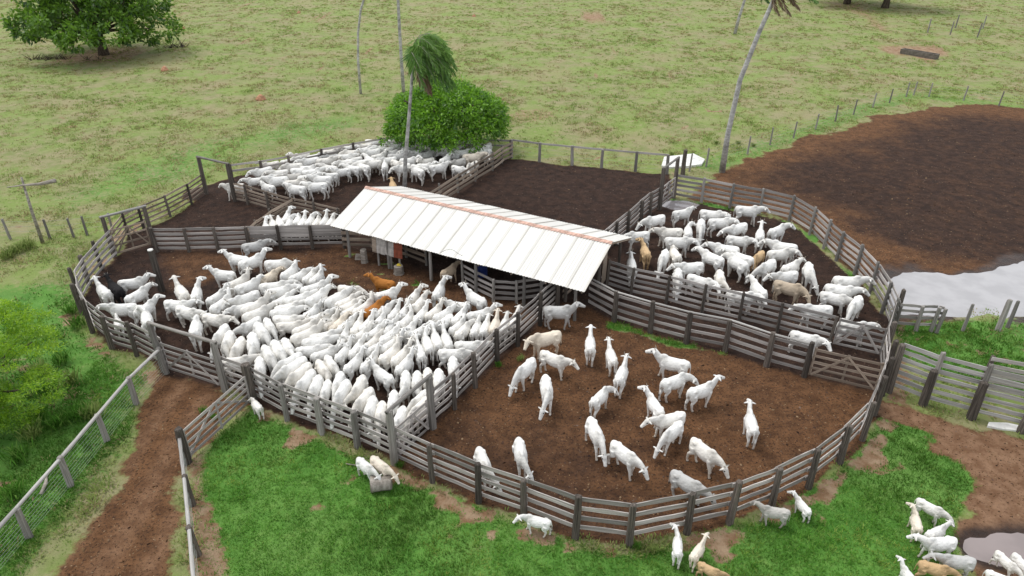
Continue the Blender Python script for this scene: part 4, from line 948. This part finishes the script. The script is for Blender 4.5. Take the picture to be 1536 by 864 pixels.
co, tn = crown(cl, RNG.uniform(.38, .62, len(cl)), 34, .30, .36, .55, (0, 0, 2.5)); obj('crown', quadmesh('crown', co, tn, None, M['mango']), None, mg)

# spreading tree in the pasture (upper left) and the two at the far right
def spread_tree(base, label, R, Hh, zlow, n, seed, lobes=16, size=.55):
    r = np.random.default_rng(seed); tr = thing('pasture_tree', base, label, 'tree'); 
    limb(tr, [(0, 0, -.2), (.1, 0, 1.5), (-.1, .1, 3.2), (0, 0, 5.0)], [.75, .55, .5, .42], name='trunk', seg=10); cl = []
    for k in range(lobes):
        th = 2.399*k; q = math.sqrt((k+.5)/lobes); x, y = R*.86*q*math.cos(th), R*.86*q*math.sin(th); z = zlow+(Hh-zlow)*(1-q**2)*r.uniform(.55, .95)+r.uniform(0, 1.6)
        limb(tr, [(0, 0, 3.0), (x*.45, y*.45, max(3.2, z*.62)), (x*.9, y*.9, z)], [.30, .17, .06], seg=6)
        lr = R*r.uniform(.22, .34)
        for _ in range(n//lobes):
            v = r.normal(0, 1, 3); v /= np.linalg.norm(v); cl.append([x+v[0]*lr, y+v[1]*lr, max(zlow*.75, z+v[2]*lr*.75)])
    co, tn = crown(cl, r.uniform(.5, .95, len(cl)), 32, size, .5, .35, (0, 0, Hh*.4)); obj('crown', quadmesh('crown', co, tn, None, M['oak']), None, tr); return tr
spread_tree(G(156, 82), 'wide spreading dark-green tree with a short thick trunk in the pasture', 9.3, 12.5, 2.3, 700, 3, 24)
spread_tree(G(1270, 6), 'far shady tree with exposed pale roots at the top of the pasture', 9, 12, 3.4, 360, 5, 14)
spread_tree(G(1327, 12), 'far slender-trunked tree beside the one with pale roots', 8, 13, 4.2, 320, 6, 14)
# feathery tree at the left edge
c0 = G(-34, 550, 2.7); base = Vector((c0.x-1.0, c0.y, 0)); ft = thing('feathery_tree', base, 'bright yellow-green feathery tree outside the left fence', 'tree')
limb(ft, [(0, 0, -.1), (.1, .1, 1.0), (.3, 0, 2.0)], [.22, .17, .13], name='trunk'); cl = []
for k in range(15):
    th = k*2.399; q = math.sqrt((k+.5)/15); x, y = 1.0+2.9*q*math.cos(th), 3.0*q*math.sin(th); z = 1.7+3.0*(1-q*q)**.7+RNG.uniform(-.3, .4)
    limb(ft, [(.3, 0, 1.7), (.3+x*.5, y*.5, z*.75), (x, y, z)], [.08, .05, .02], seg=6)
    for _ in range(32):
        v = RNG.normal(0, 1, 3); v /= np.linalg.norm(v); v *= RNG.uniform(.5, 1)**.5; cl.append([x+v[0]*1.0, y+v[1]*1.0, max(.35, z+v[2]*.62)])
co, tn = crown(cl, RNG.uniform(.25, .42, len(cl)), 70, .13, .3, .25, (1, 0, 1.5), .42); obj('crown', quadmesh('crown', co, tn, None, M['acacia']), None, ft)

# lower shrub in front of it
c1 = G(-8, 650); sh = thing('feathery_shrub', c1, 'low yellow-green feathery shrub below the feathery tree', 'shrub'); cl = []
for k in range(9):
    th = k*2.399; q = math.sqrt((k+.5)/9); x, y = -.5+1.5*q*math.cos(th), 1.3*q*math.sin(th); z = .5+1.5*(1-q*q)
    limb(sh, [(-.4, 0, -.05), (x*.5-.2, y*.5, z*.6), (x, y, z)], [.05, .03, .012], name='stem', seg=6)
    for _ in range(26):
        v = RNG.normal(0, 1, 3); v /= np.linalg.norm(v); v *= RNG.uniform(.4, 1)**.5; cl.append([x+v[0]*.75, y+v[1]*.75, max(.2, z+v[2]*.5)])
co, tn = crown(cl, RNG.uniform(.2, .36, len(cl)), 60, .13, .3, .25, (-.5, 0, .5), .5); obj('crown', quadmesh('crown', co, tn*.85, None, M['acacia']), None, sh)

# palms
def frond(L, wind, elev, az, dead=False, drop=1.0, nl=40):
    """one pinnate frond: rachis curve + leaflets, blown by the wind"""
    p = np.zeros(3); d = np.array([math.cos(az)*math.cos(elev), math.sin(az)*math.cos(elev), math.sin(elev)]); pts = [p.copy()]; ds = []
    for i in range(12):
        d = d+np.array([wind[0], wind[1], -.20*drop])*(.35+i*.09); d /= np.linalg.norm(d); p = p+d*L/12; pts.append(p.copy()); ds.append(d.copy())
    pts = np.array(pts); Q = []
    for i in range(nl):
        u = .12+.88*i/nl; j = min(11, int(u*12)); f = u*12-j; c = pts[j]*(1-f)+pts[j+1]*f; d = ds[j]
        sd = np.cross(d, [0, 0, 1.]); sd /= np.linalg.norm(sd)+1e-6; ll = L*.34*RNG.uniform(.6, 1.15)*math.sin(math.pi*min(.95, u*.85+.12))
        for s in (-1, 1):
            e = sd*s*.75+d*.65+np.array([wind[0]*1.6, wind[1]*1.6, -.45*drop])+RNG.normal(0, .28, 3); e /= np.linalg.norm(e); w = np.cross(e, d); w /= np.linalg.norm(w)+1e-6; b = .026*L/2.2
            Q.append([c, c+e*ll*.5+w*b, c+e*ll, c+e*ll*.5-w*b])
    return pts, np.array(Q)
def palm(base, path, rad, label, nf, L, wind, ndead=4, trunkmat='palmtrunk', el=(-.2, 1.3), drop=1.0, fan=None):
    pm = thing('palm_tree', base, label, 'palm'); limb(pm, path, rad, trunkmat, 'trunk', 9); top = Vector(path[-1])
    for k in range(nf+ndead):
        dead = k >= nf; az = k*2.399+RNG.uniform(-.3, .3) if not fan else RNG.uniform(-fan, fan); e = el[0]+(el[1]-el[0])*((k+.5)/nf)**.8 if not dead else -.5
        pts, Q = frond(L*RNG.uniform(.85, 1.1)*(.75 if dead else 1), wind, e, az, dead, drop*(1.6 if dead else 1))
        o = obj('frond', quadmesh('frond', Q, np.clip(RNG.normal(.25+.5*k/nf if not dead else .5, .2, len(Q)), 0, 1), None, M['deadpalm' if dead else 'palmleaf']), None, pm, top)
        obj('rachis', mesh('rachis', *tube([Vector(p) for p in pts[::2]], [.03, .026, .02, .016, .012, .008, .004], 5)), M['palmleaf'] if False else M['log'], o)
    return pm
b1 = G(606, 301)
b2 = G(1083, 258)
def lean(b, px, py, Y=None):
    """point on the sight line through a pixel at the depth of b"""
    u, v = (px-768)/FPX, (py-432)/FPX; dy = math.cos(PITCH)-v*math.sin(PITCH); dz = -math.sin(PITCH)-v*math.cos(PITCH); t_ = (Y or b.y)/dy
    return Vector((u*t_, dy*t_, H+dz*t_))-b
palm(b1, [Vector((0, 0, -.1)), lean(b1, 608, 240), lean(b1, 613, 180), lean(b1, 617, 130), lean(b1, 620, 88)], [.17, .14, .115, .105, .11], 'wind-blown green palm rising behind the shed roof', 60, 3.3, (.12, -.01), 14, el=(.2, 1.55), drop=1.55, fan=1.8)
palm(b2, [Vector((0, 0, -.1)), lean(b2, 1092, 200), lean(b2, 1110, 120), lean(b2, 1138, 50), lean(b2, 1164, -8), lean(b2, 1170, -20)], [.26, .20, .185, .17, .15, .15], 'tall thick grey palm leaning right at the corner of the brown yard', 16, 3.0, (.30, -.05), 6, el=(.0, 1.3))
b3 = G(541, 141); palm(b3, [Vector((0, 0, -.1)), lean(b3, 537, 90), lean(b3, 537, 50), lean(b3, 541, 15), lean(b3, 547, -5), lean(b3, 556, -30)], [.16, .13, .12, .12, .12, .12], 'thin bowed palm trunk standing alone in the pasture', 14, 3.0, (.25, 0), 3)
b4 = G(606, 148); palm(b4, [Vector((0, 0, -.1)), lean(b4, 602, 90), lean(b4, 599, 40), lean(b4, 597, 0), lean(b4, 596, -45)], [.20, .17, .16, .15, .15], 'straight pale palm trunk behind the round mango tree', 14, 3.0, (.25, 0), 3)
b5 = G(1102, 51); palm(b5, [Vector((0, 0, -.1)), lean(b5, 1109, 25), lean(b5, 1117, 0), lean(b5, 1128, -40)], [.26, .22, .20, .18], 'distant leaning palm trunk at the top of the pasture', 12, 3.2, (.25, 0), 2)
# brush heaps under the big tree
for i, (p, n, s) in enumerate([((60, 90), 26, .8), ((88, 88), 24, .8), ((265, 71), 36, 1.0), ((140, 90), 14, .7)]):
    V = []; Fc = []; r = random.Random(i)
    for k in range(n):
        x, y = r.uniform(-1.3, 1.3), r.uniform(-.5, .5); a = r.uniform(0, 6.3); l = r.uniform(.5, 1.3)*s; e = r.uniform(.1, 1.0)
        v, f = tube([(x, y, -.02), (x+math.cos(a)*l*.5, y+math.sin(a)*l*.5, l*e*.5), (x+math.cos(a)*l, y+math.sin(a)*l, l*e)], [.05, .035, .015], 5); m = len(V); V += v; Fc += [tuple(q+m for q in g_) for g_ in f]
    o = obj('brush_heap', mesh('brush_heap', V, Fc), M['bark'], None, G(*p)); tag(o, ['heap of dead twigs at the left edge of the spreading tree shade', 'heap of dead twigs left of the spreading tree trunk', 'larger grey heap of dead branches right of the spreading tree', 'small heap of twigs at the foot of the spreading tree'][i], 'brush heap')

# ------------------------------------------------------------------ grass as real blades
def tufts(P, hgt, wid, blades, cols, name, label, lean_=.5, bw=.02):
    n = len(P); bw = np.broadcast_to(bw, n); N = n*blades; C = np.repeat(P, blades, 0); h = np.repeat(hgt, blades)*RNG.uniform(.6, 1.25, N); w_ = np.repeat(wid, blades)
    a = RNG.uniform(0, 2*math.pi, N); r = np.sqrt(RNG.random(N))*w_; b = np.stack([C[:, 0]+np.cos(a)*r*.6, C[:, 1]+np.sin(a)*r*.6, C[:, 2]-.02], 1)
    d = np.stack([np.cos(a), np.sin(a)], 1)*(lean_*h*RNG.uniform(.3, 1.5, N))[:, None]; tip = b+np.column_stack([d, h]); s = np.stack([-np.sin(a), np.cos(a), np.zeros(N)], 1)*(np.repeat(bw, blades))[:, None]
    mid = b*.5+tip*.5+np.array([0, 0, 1])*(h*.12)[:, None]
    col = np.repeat(cols, blades, 0)*RNG.uniform(.75, 1.25, (N, 1))
    co = np.stack([b-s*.6, mid-s, tip, mid+s], 1)
    o = obj(name, quadmesh(name, co, None, col, M['blade'])); return tag(o, label, 'grass', kind='stuff')
def scatter(n, x0, x1, y0, y1, power=1.0):
    y = y0+(y1-y0)*RNG.random(n)**power; hw = np.maximum(12, y*.80+6)
    x = RNG.uniform(-1, 1, n)*hw; return np.stack([x, y], 1)
GREENS = np.array([(.07, .185, .024), (.10, .235, .034), (.06, .15, .02), (.15, .26, .055)]); DRY = np.array([(.38, .33, .165), (.44, .38, .21), (.33, .31, .13), (.29, .31, .11), (.30, .24, .13)]); MID = np.array([(.25, .335, .095), (.29, .37, .11), (.21, .30, .08), (.32, .38, .13)])
# pasture tussocks
P = scatter(105000, -120, 120, 16, 165, 1.3); mk = masks(P); ok = (mk['dirt'] < .3) & (mk['bare'] < .8) & (mk['_lawn'] < .5); P = P[ok]; z = mk['z'][ok]; lu = mk['lush'][ok]
cl_ = fbm(P, .45, 4, 21.); keep = RNG.random(len(P)) < sstep(cl_, .36, .60)*.8+.2; P, z, lu, cl_ = P[keep], z[keep], lu[keep], cl_[keep]
dry = RNG.random(len(P)) < (1-lu*.8)*(.15+.6*sstep(fbm(P, .3, 4, 4.), .38, .6)+.25*sstep(fbm(P, .08, 3, 6.), .45, .6)); cols = np.where(dry[:, None], DRY[RNG.integers(0, 5, len(P))], np.where(lu[:, None] > .5, GREENS[RNG.integers(0, 4, len(P))], MID[RNG.integers(0, 4, len(P))]))
tufts(np.column_stack([P, z]), .06+.10*RNG.random(len(P))**2+.08*sstep(cl_, .55, .75), .22+.35*RNG.random(len(P)), 8, cols, 'pasture_grass', 'tufted dry and green pasture grass around the corral', .9, .014+P[:, 1]*.00035)
# lawn
P = np.stack([RNG.uniform(-20, 24, 90000), RNG.uniform(13, 36, 90000)], 1); mk = masks(P); ok = (mk['lush'] > .45) & (mk['dirt'] < .25+.4*RNG.random(len(P))) & (mk['bare'] < .25+.75*RNG.random(len(P))); P = P[ok]; z = mk['z'][ok]
tufts(np.column_stack([P, z]), .05+.07*RNG.random(len(P))+.05*sstep(fbm(P, .5, 3, 8.), .5, .7), np.full(len(P), .17), 6, GREENS[RNG.integers(0, 4, len(P))]*(.92+.5*sstep(fbm(P, .28, 4, 14.), .36, .64))[:, None]*np.where((RNG.random(len(P)) < sstep(fbm(P, .5, 4, 44.), .48, .7)*.5)[:, None], np.array([1.7, 1.2, 1.4]), 1.), 'lawn_grass', 'short bright green grass in front of the corral', .9, .011)
# bigger weeds one can tell apart
WEED = [(60,560),(95,545),(70,590),(105,575),(120,628),(62,630),(48,655),(90,640),(30,690),(25,380),(45,372),(12,388),(140,625),(20,745),(748,550),(780,540),(305,618),(322,628),(537,690),(600,700),(955,822),(980,827),(108,470),(118,490),(1008,233),(1074,216),(1107,216),(1130,220)]
for i, p in enumerate(WEED):
    r = np.random.default_rng(i); n = 150; big = .55 if p[0] < 150 else .28
    if p[1] > 360 and p[0] > 300: big = .22
    P = np.column_stack([r.normal(0, big*.35, n), r.normal(0, big*.35, n), np.zeros(n)]); a = r.uniform(0, 6.28, n); h = big*r.uniform(.6, 1.4, n)
    dd_ = np.stack([np.cos(a)*h*.55, np.sin(a)*h*.55, h], 1); s = np.stack([-np.sin(a), np.cos(a), np.zeros(n)], 1)*big*.04
    co = np.stack([P-s*.5, P+dd_*.55-s+[0, 0, big*.08], P+dd_*[1, 1, .85], P+dd_*.55+s+[0, 0, big*.08]], 1); c = (GREENS*1.2 if i % 3 else MID) if p[1] > 400 else MID*.8; c = c[r.integers(0, 4, n)]*r.uniform(.7, 1.25, (n, 1))
    o = obj('weed_clump', quadmesh('weed_clump', co, None, c, M['blade']), None, None, G(*p))
    tag(o, 'leafy green weed clump growing outside the left fence' if p[0] < 150 else ('small weed clump rooted at the foot of a corral fence' if p[1] > 300 else 'small green weed clump in the grass by the white slab'), 'weed', 'weeds outside the left fence' if p[0] < 150 else ('weeds at the fence feet' if p[1] > 300 else 'weeds by the white slab'))

# clods of earth, dung and straw trodden over the pens
P = np.stack([RNG.uniform(-26, 48, 230000), RNG.uniform(15, 70, 230000)], 1); P = P[RNG.random(len(P)) < np.clip(1.25-P[:, 1]/62, .0, 1)]; mk = masks(P); ok = (mk['dirt'] > .7) & (mk['wet'] < .3); P = P[ok]; dk = mk['dark'][ok]; z = mk['z'][ok]; n = len(P)
a = RNG.uniform(0, 6.28, n); L = RNG.uniform(.016, .05, n)*np.where(RNG.random(n) < .06, 1.8, 1); W = L*RNG.uniform(.35, .9, n); hh = L*RNG.uniform(.25, .7, n)
ux, uy = np.cos(a), np.sin(a); c3 = np.column_stack([P, z-.004]); U = np.column_stack([ux*L, uy*L, 0*L]); Wv = np.column_stack([-uy*W, ux*W, 0*W]); T = np.column_stack([0*L+L*.2, 0*L, hh])
co = np.stack([np.stack([c3-U, c3-Wv, c3+T, c3+T*.9-U*.4], 1), np.stack([c3-Wv, c3+U, c3+T+U*.3, c3+T], 1), np.stack([c3+U, c3+Wv, c3+T, c3+T+U*.3], 1), np.stack([c3+Wv, c3-U, c3+T*.9-U*.4, c3+T], 1)], 1).reshape(-1, 4, 3)
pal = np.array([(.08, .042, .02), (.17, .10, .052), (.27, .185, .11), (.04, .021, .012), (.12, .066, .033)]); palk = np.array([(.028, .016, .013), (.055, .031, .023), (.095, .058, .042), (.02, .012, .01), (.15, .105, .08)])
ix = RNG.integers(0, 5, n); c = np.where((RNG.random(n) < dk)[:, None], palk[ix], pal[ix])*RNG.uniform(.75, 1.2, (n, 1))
o = obj('trodden_clods', quadmesh('trodden_clods', co, None, np.repeat(c, 4, 0), M['clod'])); tag(o, 'trodden clods of earth, dung and straw on the pen floors', 'clods', kind='stuff')
